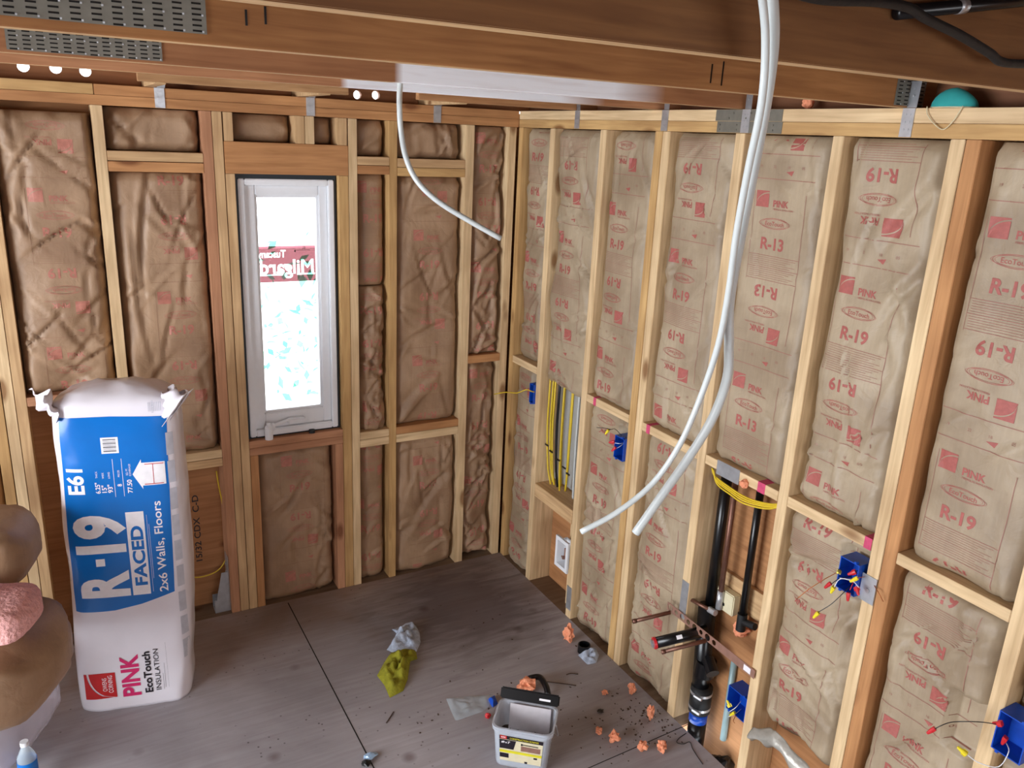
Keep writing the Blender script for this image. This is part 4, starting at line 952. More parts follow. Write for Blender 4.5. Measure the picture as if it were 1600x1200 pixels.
def nut(t, p, dirv, col, ln=.027):
    p = Vector(p); d = Vector(dirv).normalized()
    V, F = tube_geo([p, p+d*ln*.35, p+d*ln*.9, p+d*ln], .006, 10, rads=[.0066, .0066, .0042, .003], straight=True)
    bm = bmesh.new(); vs = [bm.verts.new(v) for v in V]; [bm.faces.new([vs[i] for i in f]) for f in F]
    a = d.orthogonal().normalized()
    for s in (-1, 1):
        bb_ = box_bm(.004, .0022, .012); R = Matrix((a, d.cross(a), d)).transposed()
        for v in bb_.verts: v.co = p+d*.006+R @ (v.co+Vector((s*.007, 0, 0)))
        join(bm, bb_)
    ws_ = [c_ for c_ in t.children if c_.name.startswith('wire') and not c_.name.startswith('wire_nut')]
    o = wmesh('wire_nut', bm, M[col], ws_[-1] if ws_ else t); o['label'] = {'ynut': 'yellow', 'rnut': 'red'}[col]+' wire nut'; return o
def wire(t, pts, m='black', r=.0013):
    return wtube('wire', pts, r, M[m], t, n=6)
t = ebox('R', .262, .303, -.012, .06, 1.02, 1.125, 'switch_box', 'blue box near the corner with one yellow cable sticking out left')
wire(t, [Vector((.03, -.28, 1.075)), RW(832, 612, -.02), RW(822, 609, -.05), RW(808, 614, -.08), RW(790, 613, -.10), RW(772, 616, -.12)], 'yellow', .003)
t = ebox('R', 1.03, 1.0975, -.015, .055, 1.00, 1.105, 'outlet_box', 'small blue box with one yellow and two red wire nuts on the doubled stud')
q = lambda x, y, d: RW(x, y, d)
wire(t, [q(975, 685, .02), q(962, 671, -.03), q(955, 671, -.06), q(945, 673, -.08)]); nut(t, q(951, 672, -.07), q(944, 680, -.07)-q(952, 670, -.06), 'ynut')
wire(t, [q(955, 671, -.06), q(945, 669, -.08), q(932, 668, -.10)], 'black')
wire(t, [q(978, 690, .02), q(970, 693, -.02), q(960, 692, -.04)], 'white'); nut(t, q(960, 690, -.04), q(950, 692, -.05)-q(962, 690, -.03), 'rnut')
wire(t, [q(978, 690, .02), q(968, 698, -.02), q(960, 702, -.04)], 'white'); nut(t, q(962, 699, -.04), q(950, 709, -.05)-q(962, 698, -.03), 'rnut')
t = ebox('R', 2.262, 2.333, -.022, .05, 1.015, 1.125, 'outlet_box', 'large blue box bristling with red and yellow wire nuts, steel bracket on its right')
bm = fbox('R', (2.335, 2.388), (-.0035, -.0005), (1.01, 1.10)); cyl(W('R', 2.362, -.0035, 1.05), W('R', 2.362, -.007, 1.05), .008, 12, bm=bm); wmesh('mounting_bracket', bm, M['galv'], t)
wire(t, [q(1318, 890, .0), q(1305, 896, -.02), q(1285, 907, -.05), q(1262, 922, -.08), q(1245, 936, -.10)], 'copw'); nut(t, q(1312, 893, -.025), q(1306, 896, -.06)-q(1312, 893, -.02), 'ynut')
wire(t, [q(1330, 900, .0), q(1310, 905, -.03), q(1296, 915, -.05)]); nut(t, q(1298, 911, -.05), q(1288, 919, -.06)-q(1298, 911, -.05), 'rnut')
wire(t, [q(1345, 902, .0), q(1330, 905, -.04), q(1312, 905, -.06), q(1303, 918, -.07)], 'white'); nut(t, q(1303, 917, -.07), q(1297, 928, -.07)-q(1303, 916, -.07), 'ynut')
wire(t, [q(1335, 908, .0), q(1322, 922, -.04), q(1300, 943, -.07), q(1278, 957, -.09)]); nut(t, q(1279, 957, -.09), q(1270, 966, -.10)-q(1280, 956, -.09), 'ynut')
wire(t, [q(1340, 895, .01), q(1328, 922, -.04)], 'rnut'); nut(t, q(1326, 926, -.045), q(1324, 942, -.05)-q(1326, 926, -.045), 'rnut')
wire(t, [q(1312, 903, -.05), q(1332, 908, -.05), q(1342, 918, -.04)], 'white'); nut(t, q(1338, 917, -.04), q(1343, 934, -.05)-q(1338, 916, -.04), 'rnut')
nut(t, q(1337, 893, -.02), q(1325, 898, -.03)-q(1338, 893, -.02), 'rnut'); wire(t, [q(1338, 892, -.01), q(1350, 890, .01)]); nut(t, q(1340, 903, -.04), q(1330, 908, -.05)-q(1340, 903, -.04), 'ynut'); wire(t, [q(1340, 903, -.04), q(1352, 901, 0)], 'copw')
wire(t, [q(1366, 915, -.004), q(1372, 925, -.02), q(1380, 940, -.01)], 'copw')
t = ebox('R', 2.819, 2.897, -.022, .05, .825, .945, 'outlet_box', 'blue box at the lower right photo edge with a long black lead')
wire(t, [q(1560, 1132, -.03), q(1530, 1128, -.07), q(1490, 1128, -.10), q(1470, 1134, -.12), q(1458, 1141, -.13)]); nut(t, q(1461, 1138, -.13), q(1450, 1145, -.14)-q(1461, 1138, -.13), 'rnut')
nut(t, q(1566, 1131, -.03), q(1554, 1130, -.03)-q(1566, 1131, -.03), 'rnut'); nut(t, q(1572, 1152, -.03), q(1566, 1162, -.03)-q(1572, 1152, -.03), 'rnut')
wire(t, [q(1572, 1160, -.02), q(1576, 1175, -.05), q(1560, 1198, -.06), q(1530, 1192, -.09), q(1512, 1180, -.10)], 'white'); nut(t, q(1510, 1179, -.10), q(1497, 1168, -.11)-q(1511, 1180, -.10), 'ynut')
t = ebox('R', 1.865, 1.9625, .0, .07, .255, .36, 'outlet_box', 'blue box low in the plumbing bay with two yellow wire nuts')
wire(t, [q(1158, 1095, .03), q(1150, 1105, -.01), q(1140, 1112, -.02)], 'white'); nut(t, q(1141, 1105, -.02), q(1136, 1094, -.02)-q(1141, 1105, -.02), 'ynut')
wire(t, [q(1158, 1108, .03), q(1148, 1116, -.01), q(1138, 1120, -.02)], 'white'); nut(t, q(1148, 1113, -.01), q(1140, 1118, -.02)-q(1149, 1112, -.01), 'ynut'); wire(t, [q(1150, 1117, .0), q(1146, 1126, -.02), q(1148, 1130, -.02)], 'copw')
# white recessed outlet box low in the second bay with its narrow stud
stud('R', .625, .66, PALE, 'narrow short stud carrying the white valve box', 0, .512, name='short_stud', d=(.06, .139))
board('plywood_sheet', 'plywood panel under the bundle of yellow cables', 'R', (.352, .62), (.125, .138), (.001, .51), 'u', PLY, 'panel', m=M['ply'])
t = thing('valve_box', 'white wall box with a brass valve low in the bay under the yellow cables', 'valve box', W('R', .665, .0, .26))
u0, u1, z0, z1 = .600, .715, .235, .405
bm = bmesh.new()
for a, b, c, d in ((u0, u0+.018, z0, z1), (u1-.018, u1, z0, z1), (u0+.018, u1-.018, z0, z0+.02), (u0+.018, u1-.018, z1-.02, z1)): fbox('R', (a, b), (-.008, .004), (c, d), bm=bm)
wmesh('face_plate', bm, M['white'], t)
bm = fbox('R', (u0+.018, u1-.018), (.05, .053), (z0+.02, z1-.02)); fbox('R', (u0+.015, u0+.018), (.004, .053), (z0+.02, z1-.02), bm=bm); fbox('R', (u1-.018, u1-.015), (.004, .053), (z0+.02, z1-.02), bm=bm); fbox('R', (u0+.018, u1-.018), (.004, .05), (z0+.017, z0+.02), bm=bm); wmesh('back_shell', bm, M['white'], t)
bm = cyl(W('R', .662, .05, .30), W('R', .662, .0, .30), .010); cyl(W('R', .662, .015, .30), W('R', .662, .015, .35), .007, bm=bm); cyl(W('R', .645, .005, .30), W('R', .68, .005, .30), .004, bm=bm); wmesh('valve', bm, M['copperb'], t)
# yellow cables in the second bay
def cable(label, u, top, bot, m='yellow', r=.0052, d=.05, drift=0, group='cables stapled in the second bay'):
    o = tube('cable', [W('R', u, d, top), W('R', u+.004, d-.004, top-.12), W('R', u-.003, d, (top+bot)/2), W('R', u+drift*.4, d+.004, bot+.10), W('R', u+drift, d+.012, bot)], r, M[m], n=8)
    tag(o, label, 'cable', group)
names = [('leftmost yellow cable of the bundle in the second right wall bay', .372, 'yellow'), ('second yellow cable from the left of the bundle in the second bay', .388, 'yellow'), ('third yellow cable from the left of the bundle in the second bay', .402, 'yellow'),
         ('black cable among the yellow ones in the second bay', .440, 'black'), ('yellow cable just left of the black one in the second bay', .424, 'yellow'), ('yellow cable in the middle of the bundle, right of the black one', .492, 'yellow'),
         ('paired yellow cable right of the middle of the bundle', .508, 'yellow'), ('slack yellow cable toward the right of the bundle', .560, 'yellow'), ('rightmost yellow cable of the bundle beside the white ones', .590, 'yellow'),
         ('left white cable beside the rightmost yellow cable', .620, 'pex'), ('right white cable of the bundle against the stud', .645, 'pex')]
for k, (lb, u, m_) in enumerate(names): cable(lb, u, 1.21, .60+.01*(k % 3), m_, .007 if m_ == 'black' else .0052, drift=(.50-u)*.35 if u < .6 else -.01, d=.06 if k % 2 else .045)
o = board('backing_sheet', 'grey sheet behind the yellow cables', 'R', (.352, .72), (.118, .124), (.60, 1.155), 'u', (.3, .29, .28), 'sheet', m=M['grey'])
for k, uu in enumerate((.385, .43, .50, .56, .60)):
    bm = fbox('R', (uu-.016, uu+.016), (.036, .040), (.81-.02*k, .818-.02*k)); o = wmesh('cable_staple', bm, M['black']); tag(o, 'black cable staple across the bundle, %s of five' % ('leftmost', 'second', 'third', 'fourth', 'rightmost')[k], 'staple', 'cable staples')
# ---------------------------------------------------------------- plumbing bay
pp = lambda x, y, d=.075: RW(x, y, d)
a, b = pp(1130, 735), pp(1112, 960)
def vpipe(name, label, cat, pts, r, m, group=None, straight=True):
    o = tube(name, pts, r, M[m], n=20, straight=straight); tag(o, label, cat, group); return o
ua = -pp(1118, 860).y; ub = -pp(1172, 860).y; uc_ = -pp(1134, 880).y
vpipe('vent_pipe', 'left thick black vertical pipe in the plumbing bay', 'pipe', [W('R', ua, .085, 1.175), W('R', ua, .085, .565)], .022, 'black', 'black pipes in the plumbing bay')
vpipe('vent_pipe', 'thinner black vertical pipe toward the right of the plumbing bay', 'pipe', [W('R', ub, .085, 1.175), W('R', ub, .085, .62)], .0145, 'black', 'black pipes in the plumbing bay')
t = thing('copper_riser', 'copper water riser standing beside the left black pipe', 'pipe', W('R', uc_, .07, .60))
wmesh('pipe', cyl(W('R', uc_, .07, 1.175), W('R', uc_, .07, .60), .011, 16), M['copper'], t, smooth=True)
wmesh('end_fitting', cyl(W('R', uc_, .07, .66), W('R', uc_, .07, .58), .0135, 16), M['galv'], t, smooth=True)
# right black pipe tee and conduit
t = thing('pipe_tee', 'dark grey tee fitting under the thinner black pipe', 'fitting', W('R', ub, .085, .545))
bm = cyl(W('R', ub, .085, .618), W('R', ub, .085, .545), .019, 20); cyl(W('R', ub, .085, .585), W('R', ub+.07, .085, .60), .014, 16, bm=bm); wmesh('tee_body', bm, M['blackm'], t, smooth=False)
cu = [RW(1148, 1030, .125), RW(1132, 1150, .125)]
vpipe('conduit', 'pale grey-blue vertical conduit in front of the plumbing bay sheathing', 'conduit', [W('R', -cu[0].y, .125, cu[0].z), W('R', -cu[0].y, .125, cu[1].z-.02)], .0135, 'green')
# main drain with couplings
du = -RW(1092, 1090, .06).y; zt = RW(1112, 985, .06).z
t = thing('drain_stack', 'fat black drain stack with banded rubber coupling at the floor', 'drain pipe', W('R', du, .07, -.17))
ztop = .56
wmesh('stack_pipe', cyl(W('R', ua, .07, ztop), W('R', du, .07, .02), .036, 24), M['black'], t, smooth=True)
bm = cyl(W('R', du+.005, .07, .32), W('R', du, .07, .25), .043, 24, .043); cyl(W('R', du+.01, .07, .33), W('R', du+.068, .05, .30), .027, 16, bm=bm); wmesh('cleanout_fitting', bm, M['black'], t, smooth=False)
wmesh('rubber_coupling', cyl(W('R', du, .07, .19), W('R', du, .07, .07), .045, 28), M['blackm'], t, smooth=True)
for zz in (.165, .095):
    bm = cyl(W('R', du, .07, zz+.006), W('R', du, .07, zz-.006), .0465, 28); cyl(W('R', du+.01, .022, zz), W('R', du+.045, .030, zz), .007, 8, bm=bm); wmesh('band_clamp', bm, M['galv'], t, smooth=False)
wmesh('lower_pipe', cyl(W('R', du, .07, .018), W('R', du, .07, -.17), .038, 24), M['black'], t, smooth=True)
wmesh('blue_sticker', cyl(W('R', du, .07, .06), W('R', du, .07, .02), .0385, 24), M['blue'], t, smooth=True)
blk_ = blob('rubber_debris', W('R', 1.80, .07, -.178), .055, M['black'], 3, .5); tag(blk_, 'black rubber lump in the floor opening of the plumbing bay', 'debris')
# horizontal stub out with test cap
s0, s1 = RW(1115, 975, .02), DP(1013, 1004, 0)
def toward(p0, x, y, ln):   # point on the ray through (x, y) at distance ln from p0, nearest solution
    d = Vector(ray(x, y)).normalized(); o_ = Vector(CAM); w_ = o_-p0; bq = w_.dot(d); cq = w_.dot(w_)-ln*ln; disc = bq*bq-cq
    return o_+d*(-bq-math.sqrt(max(disc, 0)))
e1 = s0+Vector((-.30, 0, 0)); 
sb = W('R', 1.715, .06, .59)
t = thing('drain_stub', 'black horizontal drain stub with a red rimmed test cap', 'drain pipe', sb)
A_ = W('R', 1.70, .05, .585)
def stub_end(x, y, z): return P(2, z, x, y)
Bq = RW(1022, 1005, -.17)
A_ = RW(1105, 985, .04); wmesh('pipe', cyl(A_, Bq, .0225, 24), M['black'], t, smooth=True)
dv = (Bq-A_).normalized(); wmesh('red_rim', cyl(Bq-dv*.008, Bq+dv*.002, .0243, 24), M['rnut'], t); wmesh('test_cap', cyl(Bq+dv*.0021, Bq+dv*.010, .017, 6), M['galv'], t)
mp_ = A_.lerp(Bq, .55); nn = (Vector(CAM)-mp_).normalized(); nn = (nn-dv*nn.dot(dv)).normalized(); up_ = dv.cross(nn)
bm = bmesh.new()
for k in range(6):
    a0, a1 = (-.35+k*.7/6), (-.35+(k+1)*.7/6)
    bm.faces.new([bm.verts.new(mp_+dv*sx_+(nn*math.cos(an)+up_*math.sin(an))*.0229) for sx_, an in ((-.012, a0), (.012, a0), (.012, a1), (-.012, a1))])
wmesh('small_white_label', bm, M['bagwhite'], t)
def stub(label, x0, y0, d0, x1, y1, d1, r=.0085):
    a, b = RW(x0, y0, d0), RW(x1, y1, d1); t = thing('copper_stub', label, 'pipe', a, 'copper stubs in the plumbing bay')
    wmesh('pipe', cyl(a, b, r, 16), M['copper'], t, smooth=True); dd_ = (b-a).normalized(); wmesh('end_cap', cyl(b-dd_*.014, b+dd_*.001, r*1.15, 16), M['copper'], t, smooth=True)
stub('upper capped copper stub sticking out toward the room', 1047, 957, -.012, 989, 971, -.17)
stub('lower capped copper stub sticking out below the black drain stub', 1103, 1001, -.012, 1034, 1019, -.17)
# perforated copper bracket
a, b = RW(1042, 946, -.012), RW(1178, 1055, -.012)
a2 = W('R', -a.y, -.010, a.z); b2 = W('R', -b.y, -.010, b.z)
L_ = (b2-a2).length; ex_ = (b2-a2).normalized(); nz_ = Vector((1, 0, 0)); ey_ = nz_.cross(ex_)
t = thing('perforated_bracket', 'long perforated copper bracket slanting across the plumbing bay', 'bracket', a2)
def strap_geo(L, wd, holes):
    bm = bmesh.new(); x = 0; hw = wd/2
    def q4(ps): bm.faces.new([bm.verts.new((px, py, 0)) for px, py in ps])
    prev = 0
    for hx, r in holes:
        a_, b_ = hx-hw*.98, hx+hw*.98
        if a_ > prev: q4([(prev, -hw), (a_, -hw), (a_, hw), (prev, hw)])
        m = 24
        def e_(t_):
            c, s = math.cos(t_), math.sin(t_); k = 1/max(abs(c)/.98, abs(s)); return (hx+hw*c*k, hw*s*k)
        for i in range(m):
            t0_, t1_ = 2*math.pi*i/m, 2*math.pi*(i+1)/m
            q4([(hx+r*math.cos(t0_), r*math.sin(t0_)), e_(t0_), e_(t1_), (hx+r*math.cos(t1_), r*math.sin(t1_))])
        prev = b_
    q4([(prev, -hw), (L, -hw), (L, hw), (prev, hw)])
    bmesh.ops.remove_doubles(bm, verts=bm.verts[:], dist=1e-5)
    g_ = bmesh.ops.extrude_face_region(bm, geom=bm.faces[:])
    for e in g_['geom']:
        if isinstance(e, bmesh.types.BMVert): e.co.z += .002
    bmesh.ops.recalc_face_normals(bm, faces=bm.faces[:]); return bm
hs = [(.02+k*.038, (.0135, .010, .0145, .011)[k % 4]) for k in range(int((L_*.66)/.038))]
bm = strap_geo(L_, .036, hs)
R_ = Matrix((ex_, ey_, nz_)).transposed()
for v in bm.verts: v.co = a2+R_ @ v.co
wmesh('bracket_strip', bm, M['copperb'], t)
bm = bmesh.new(); bm.faces.new([bm.verts.new(a2+R_ @ Vector(p_)) for p_ in ((L_-.055, -.012, -.0008), (L_-.02, -.012, -.0008), (L_-.02, .012, -.0008), (L_-.055, .012, -.0008))]); wmesh('white_sticker', bm, M['bagwhite'], t)
# cross pipe, junction, plates
t = thing('shutoff_pipe', 'short grey copper cross pipe clamped to the copper riser', 'pipe', RW(1078, 938, .03))
wmesh('pipe', cyl(RW(1078, 936, .02), RW(1113, 955, .05), .008, 14), M['copper'], t, smooth=True); wmesh('clamp', cyl(RW(1108, 952, .05), RW(1118, 958, .05), .013, 14), M['galv'], t, smooth=False)
t = thing('junction_box', 'cream plastic valve housing fixed to the sheathing between the pipes', 'junction box', RW(1138, 955, .10))
jb = RW(1140, 938, .105); bm = fbox('R', (-jb.y-.05, -jb.y+.045), (.08, .118), (jb.z-.045, jb.z+.045), .004); wmesh('housing', bm, M['cream'], t)
bm = fbox('R', (-jb.y-.02, -jb.y+.0), (.076, .0795), (jb.z-.02, jb.z-.008), .001); wmesh('switch', bm, M['black'], t)
o = board('pipe_backing', 'plywood strip across the plumbing bay behind the junction housing', 'R', (1.59, 1.96), (.119, .138), (.60, .72), 'u', TAN, 'backing board')
for (u, z0_, z1_, lab) in [(1.566, .71, .88, 'steel nail plate on the left stud of the plumbing bay')]:
    e = RW(1070, 938, 0); o = wmesh('nail_plate', fbox('R', (1.546, 1.586), (-.0022, -.0004), (e.z-.085, e.z+.085)), M['galv']); tag(o, lab, 'nail plate')
e = RW(886, 930, 0); o = wmesh('nail_plate', fbox('R', (.724, .765), (-.0022, -.0004), (e.z-.07, e.z+.06)), M['galv']); tag(o, 'steel nail plate low on the stud beside the white valve box', 'nail plate')
e0, e1_ = RW(1122, 730, 0), RW(1154, 745, 0)
o = wmesh('nail_plate', fbox('R', (-e0.y-.005, -e1_.y+.005), (-.0022, -.0004), (1.165, 1.222)), M['galv']); tag(o, 'steel nail plate on the block above the plumbing bay', 'nail plate')
e = RW(1166, 750, 0); o = blob('spray_foam', W('R', -e.y, -.008, 1.168), .016, M['foam'], 8); tag(o, 'orange foam on the block over the plumbing bay', 'foam')
e = RW(1150, 985, .10); o = blob('spray_foam', W('R', 1.79, .105, .50), .028, M['foam'], 11, .5); tag(o, 'orange foam on the sheathing behind the junction housing', 'foam')
o = blob('spray_foam', W('R', 1.925, .10, .44), .026, M['foam'], 12, .6, sq=(.6, .7, 1.8)); tag(o, 'orange foam smeared down the right side of the plumbing bay', 'foam')
for k, (dx, dz) in enumerate([(0, 0), (.012, -.006), (.024, -.012), (.03, -.02)]):
    o = tube('cable', [W('R', 1.60+dx*.3, .03, 1.16+dz*.3), W('R', 1.62+dx, .03-.004*k, 1.135+dz), W('R', 1.70+dx, .025-.004*k, 1.125+dz), W('R', 1.80, .025-.004*k, 1.12+dz), W('R', 1.89, .03, 1.135+dz), W('R', 1.955, .03, 1.16+dz*.4)], .0034, M['yellow'], n=8)
    tag(o, '%s of four yellow cables looping under the block of the plumbing bay' % ('topmost', 'second', 'third', 'lowest')[k], 'cable', 'yellow cables over the plumbing bay')
# ragged flap hanging below the batt right of the plumbing bay
fl0 = [RW(1178, 1137, -.02), RW(1215, 1142, -.03), RW(1262, 1198, -.03), RW(1310, 1250, -.03)]
def flap(a, b):
    i = min(int(a*3), 2); f = a*3-i; p = fl0[i].lerp(fl0[i+1], f)
    w_ = .055+.02*a
    n_ = noise.noise(Vector((a*7, b*3, 4)))*.012
    return p+Vector((.02*math.sin(b*math.pi)*-1.2+n_, 0, -w_*b+n_*.5+.012*math.sin(a*19)*b))-fl0[0]
V = [flap(i/40, j/12) for i in range(41) for j in range(13)]; F = [(i*13+j, (i+1)*13+j, (i+1)*13+j+1, i*13+j+1) for i in range(40) for j in range(12)]
o = link('torn_facing', (V, [], F), M['foil'], smooth=True); o.location = fl0[0]; md = o.modifiers.new('s', 'SOLIDIFY'); md.thickness = .004; tag(o, 'torn silvery facing curling below the batt right of the plumbing bay', 'insulation flap')
# ---------------------------------------------------------------- floor seams and litter
def seam(a, b, wd=.005):
    a, b = Vector(a), Vector(b); d = (b-a).normalized(); n_ = Vector((-d.y, d.x, 0))*wd/2
    bm = bmesh.new(); bm.faces.new([bm.verts.new(q+Vector((0, 0, .0006))) for q in (a-n_, b-n_, b+n_, a+n_)]); return bm
bm = seam(FL(450, 942), FL(579, 1190)+(FL(579, 1190)-FL(450, 942))*2); join(bm, seam(FL(1075, 1132), FL(920, 1200)+(FL(920, 1200)-FL(1075, 1132))*3, .004))
o = link('panel_seam', bm, M['dark']); o.parent = bpy.data.objects['floor']; o.matrix_parent_inverse = Matrix.Translation(bpy.data.objects['floor'].location).inverted()
# rags
def cloth(name, label, pts, m, seed, hgt=.03, cat='rag'):
    pts = [Vector(p) for p in pts]; c = sum(pts, Vector())/len(pts); n = 44; V = []; F = []; rg = 12
    def out(a):
        a = a*len(pts); i = int(a) % len(pts); f = a-int(a); return pts[i].lerp(pts[(i+1) % len(pts)], f)
    V.append(Vector((0, 0, hgt)))
    for r in range(1, rg+1):
        for k in range(n):
            p = (out(k/n)-c)*(r/rg); e = (1-(r/rg)**3)
            z = hgt*e*(.55+.9*abs(noise.noise(Vector((p.x*22+seed, p.y*22, seed))))*1.6+.25*math.sin(p.x*60+seed)*math.cos(p.y*45))+.0015
            V.append(Vector((p.x, p.y, max(.001, z))))
    for k in range(n): F.append((0, 1+k, 1+(k+1) % n))
    for r in range(rg-1):
        for k in range(n): F.append((1+r*n+k, 1+(r+1)*n+k, 1+(r+1)*n+(k+1) % n, 1+r*n+(k+1) % n))
    o = link(name, (V, [], F), m, smooth=True); o.location = (c.x, c.y, 0); tag(o, label, cat); return o
cloth('rag', 'pale blue-grey crumpled rag on the floor above the yellow one', [FL(*p) for p in [(612, 984), (624, 980), (634, 976), (650, 978), (656, 990), (657, 1005), (650, 1020), (632, 1017), (614, 1020), (604, 1016), (614, 1002), (620, 990)]], M['ragb'], 2.0, .04)
cloth('rag', 'yellow-green crumpled rag on the floor touching the pale blue one', [FL(*p) for p in [(611, 1020), (630, 1016), (650, 1016), (652, 1030), (641, 1034), (637, 1062), (630, 1080), (609, 1091), (601, 1072), (589, 1056), (600, 1036)]], M['ragy'], 5.0, .045)
cloth('plastic_bag', 'flat clear zip bag on the floor left of the screw tub', [FL(*p) for p in [(697, 1092), (730, 1088), (772, 1085), (768, 1100), (755, 1112), (712, 1127), (705, 1112)]], M['clear'], 9.0, .012, 'bag')
t = thing('floor_scrap', 'blue and black foil scrap at the bottom centre of the floor', 'scrap', tuple(FL(578, 1184)))
o = blob('foil', (0, 0, 0), .022, M['white'], 4, .5, t, 2, (1.3, .8, .35)); o.data.materials[0] = simple('pale_blue_foil', 'a9c9ea', .3, .3, bump=.4); o = blob('dark_end', (-.026, -.030, 0), .018, M['black'], 6, .4, t, 2, (1, 1, .5))
# orange foam crumbs
cr = [((888, 1004), .030, 'largest orange foam lump, beside the black cap near the right wall', (.8, .8, 1.25)), ((822, 1080), .032, 'orange foam lump behind the screw tub', (1.2, .9, .8)), ((945, 1085), .014, 'small orange crumb in the open floor right of the tub', (1, .8, .7)), ((987, 1085), .020, 'orange crumb against the wall edge above the bay', (.8, .8, 1.2)),
      ((1015, 1126), .018, 'long orange crumb near the floor edge left of the plumbing bay', (.7, .8, 1.7)), ((935, 1146), .014, 'small slanted orange crumb nearest the tub in the lower row', (.8, 1, .9)), ((959, 1159), .020, 'orange crumb, second in the lower row right of the tub', (1, 1, 1)),
      ((1003, 1173), .019, 'orange crumb, third in the lower row right of the tub', (1, .9, 1)), ((1033, 1173), .020, 'orange crumb, last in the lower row near the floor edge', (1, .9, 1))]
for k, (p_, s_, lab, sq_) in enumerate(cr):
    o = blob('foam_crumb', tuple(FL(*p_)), s_, M['foam'], 20+k, .75, sub=3, sq=sq_); tag(o, lab, 'foam crumb', 'orange foam crumbs on the floor')
c = FL(912, 1018); t = thing('pipe_cap', 'black round pipe cap lying beside the largest foam lump', 'cap', tuple(c))  # a black pipe cap, rim upward
link('cap_body', lathe([(0, .004), (.024, .004), (.026, 0), (.030, 0), (.030, .04), (.026, .04), (.026, .008), (0, .008)]), M['black'], t)
cloth('torn_wrapper', 'pale grey wrapper in front of the black pipe cap', [FL(*p) for p in [(903, 1024), (915, 1018), (930, 1012), (936, 1024), (932, 1036), (918, 1039)]], M['ragb'], 12.0, .03, 'wrapper')
for nm, pts, lab in [('twig', [(855, 1066), (880, 1069), (900, 1072)], 'thin dark stick lying behind the screw tub'), ('twig', [(885, 1055), (892, 1053), (903, 1054)], 'short thin twig behind the dark stick'), ('twig', [(604, 1130), (610, 1121), (615, 1113)], 'short straw below the yellow rag')]:
    o = tube(nm, [FL(*q)+Vector((0, 0, .003)) for q in pts], .0022, M['twig'], n=6); tag(o, lab, 'twig')
o = tube('black_string', [FL(*q)+Vector((0, 0, .002)) for q in [(1072, 1146), (1060, 1155), (1058, 1161), (1068, 1163), (1078, 1160), (1083, 1172), (1098, 1195)]], .0015, M['black'], n=6); tag(o, 'loose black thread near the floor edge by the plumbing bay', 'string')
o = blob('floor_debris', tuple(FL(938, 1112)), .010, M['black'], 2, .6, sq=(1.2, 1, .4)); tag(o, 'black smudge of debris right of the screw tub', 'debris')
rnd = random.Random(5); bm = bmesh.new()
for i in range(230):
    if i < 150: x, y = rnd.gauss(1010, 45), rnd.gauss(1120, 28)
    else: x, y = rnd.uniform(650, 1000), rnd.uniform(930, 1190)
    q = FL(x, y)
    if q.x > -.01: continue
    s = rnd.uniform(.0015, .005); a = rnd.random()*6.3
    box_bm(s*rnd.uniform(1, 2.5), s, s*.6, bm=bm, c=(q.x, q.y, s*.3), rot=Matrix.Rotation(a, 3, 'Z'))
o = wmesh('floor_crumbs', bm, M['twig']); tag(o, 'dark crumbs and sawdust scattered on the floor by the right wall', 'debris', kind='stuff')
# ---------------------------------------------------------------- tub of screws
tb = thing('screw_tub', 'clear plastic tub of screws with a black lid flipped open, yellow and black label', 'tub', (-.690, -1.497, 0), rz=math.radians(-40))
def rr(w_, d_, r, z, n=8):
    o = []
    for cx_, cy_, a0 in ((w_/2-r, d_/2-r, 0), (-w_/2+r, d_/2-r, 90), (-w_/2+r, -d_/2+r, 180), (w_/2-r, -d_/2+r, 270)):
        for k in range(n+1):
            a = math.radians(a0+90*k/n); o.append(Vector((cx_+r*math.cos(a), cy_+r*math.sin(a), z)))
    return o
def loft(rings, close=True):
    V = [v for r in rings for v in r]; n = len(rings[0]); F = []
    for i in range(len(rings)-1):
        for k in range(n): F.append((i*n+k, i*n+(k+1) % n, (i+1)*n+(k+1) % n, (i+1)*n+k))
    return V, [], F
Wt, Dt, Ht = .235, .170, .185
rings_ = [rr(.02, .02, .008, .001), rr(Wt*.86, Dt*.84, .03, .001), rr(Wt*.87, Dt*.85, .03, .006), rr(Wt*.97, Dt*.96, .032, Ht-.022), rr(Wt*1.02, Dt*1.03, .034, Ht-.020), rr(Wt*1.02, Dt*1.03, .034, Ht-.012), rr(Wt, Dt, .034, Ht-.010), rr(Wt*1.03, Dt*1.04, .034, Ht-.008), rr(Wt*1.03, Dt*1.04, .034, Ht), rr(Wt*.97, Dt*.95, .032, Ht), rr(Wt*.95, Dt*.94, .030, Ht-.02), rr(Wt*.84, Dt*.82, .028, .008), rr(.02, .02, .008, .008)]
link('tub_body', loft(rings_), M['tub'], tb, smooth=False)
bm = bmesh.new(); rs_ = random.Random(2)
V, _, F = loft([rr(Wt*.83, Dt*.80, .026, .010), rr(Wt*.87, Dt*.85, .028, .075)]); vs = [bm.verts.new(v) for v in V]; [bm.faces.new([vs[i] for i in f]) for f in F]; bm.faces.new(vs[len(vs)//2:])
for i in range(160):
    x, y = rs_.uniform(-.085, .085), rs_.uniform(-.055, .055); a = rs_.random()*6.3; dv_ = Vector((math.cos(a), math.sin(a), rs_.uniform(-.2, .3)))*.02
    cyl(Vector((x, y, .078)), Vector((x, y, .080))+dv_, .0018, 5, bm=bm)
o = link('screws', bm, M['screws'], tb); o['kind'] = 'stuff'
# card standing inside
c_ = link('divider_card', box_bm(.165, .003, .125, .001), M['card'], tb); c_.location = (.01, .052, .125); c_.rotation_euler = (-.18, 0, 0)
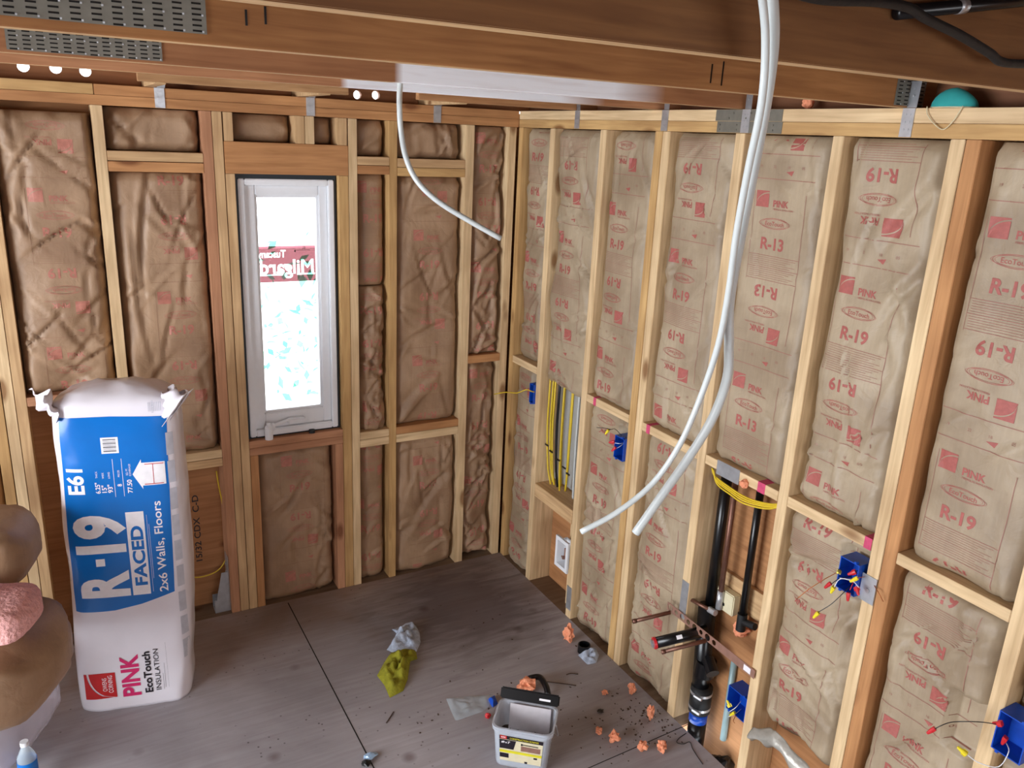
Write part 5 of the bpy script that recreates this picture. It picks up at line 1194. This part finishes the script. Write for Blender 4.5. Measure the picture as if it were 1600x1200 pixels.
# lid flipped up behind
ld_ = link('lid', (lambda b: b)(box_bm(Wt*1.02, .012, .045, .005)), M['black'], tb); ld_.location = (.0, Dt/2+.012, Ht+.020); ld_.rotation_euler = (-.5, 0, 0)
bm = bmesh.new(); bmesh.ops.create_cube(bm, size=1); bm.free()
st2 = link('lid_sticker', box_bm(.045, .0006, .008), M['bagwhite'], tb); st2.location = (.062, Dt/2+.0015, Ht+.022); st2.rotation_euler = (-.5, 0, 0)
hd = [Vector((-Wt/2-.004, 0, Ht-.015)), Vector((-Wt/2-.012, .02, Ht-.08)), Vector((-Wt/2*.7, .02+Dt/2, Ht-.13)), Vector((0, Dt/2+.02, Ht-.14)), Vector((Wt/2*.7, .02+Dt/2, Ht-.13)), Vector((Wt/2+.012, .02, Ht-.08)), Vector((Wt/2+.004, 0, Ht-.015))]
tube('wire_handle', hd, .0022, M['galv'], tb, n=8)
# label on the front
def tubf(x, z, off): f = z/Ht; return Vector((x*(.87+.10*f)/.97, -Dt/2*(.85+.11*f)-off, z))
def on_tub(name, polys, m, off, lab=None):
    global pl_
    bm = bmesh.new()
    for p in polys: bm.faces.new([bm.verts.new(tubf(x, z, off)) for x, z in p])
    o = link(name, bm, m, tb if name == 'paper_label' else pl_)
    if name == 'paper_label': pl_ = o
    if lab: o['label'] = lab
on_tub('paper_label', [rect(-.088, .03, .088, .150)], M['cream'], .0012, 'printed label')
on_tub('label_print', [rect(-.088, .133, .088, .150), [(-.088, .088), (-.030, .088), (-.020, .131), (-.088, .131)], rect(-.088, .045, -.05, .066), rect(.018, .03, .03, .04), rect(.055, .058, .07, .066)], M['bagblack'], .002)
on_tub('label_band', [rect(-.088, .070, .088, .082)]+xf(glyphs('CONSTRUCTION SCREWS', .008, .01, .115), .012, .1415), M['lyel'], .0026)
on_tub('label_red', [rect(-.084, .135, -.058, .150)], M['bagred'], .0026)
on_tub('label_white', xf(glyphs('#9 x 3"', .010, .02, .035), -.062, .121)+xf(glyphs('GRK', .007, .01), -.071, .143), M['bagwhite'], .0034)
on_tub('label_photo', [rect(.0, .088, .080, .112)], M['copperb'], .0020)
on_tub('screw_picture', [rect(.005, .118, .07, .1215), rect(.0, .115, .006, .1245)], M['dark'], .0028)
# scraps behind the tub
o = cloth('blue_wrapper', 'blue and white wrapper scrap peeking out left of the tub', [FL(*p) for p in [(762, 1095), (773, 1088), (778, 1100), (770, 1106)]], M['blue'], 3.0, .03, 'wrapper')
o = blob('red_scrap', tuple(FL(762, 1122)), .012, M['rnut'], 3, .3); tag(o, 'small red scrap on the floor left of the tub', 'scrap')
o = tube('black_glove', [FL(826, 1066)+Vector((0, 0, .02)), FL(842, 1070)+Vector((0, 0, .04)), FL(852, 1082)+Vector((0, 0, .035)), FL(856, 1090)+Vector((0, 0, .015))], .014, M['black']); tag(o, 'dark plastic strip arching behind the tub over the foam lump', 'scrap'); o.name = 'plastic_strip'
bpy.context.view_layer.update()
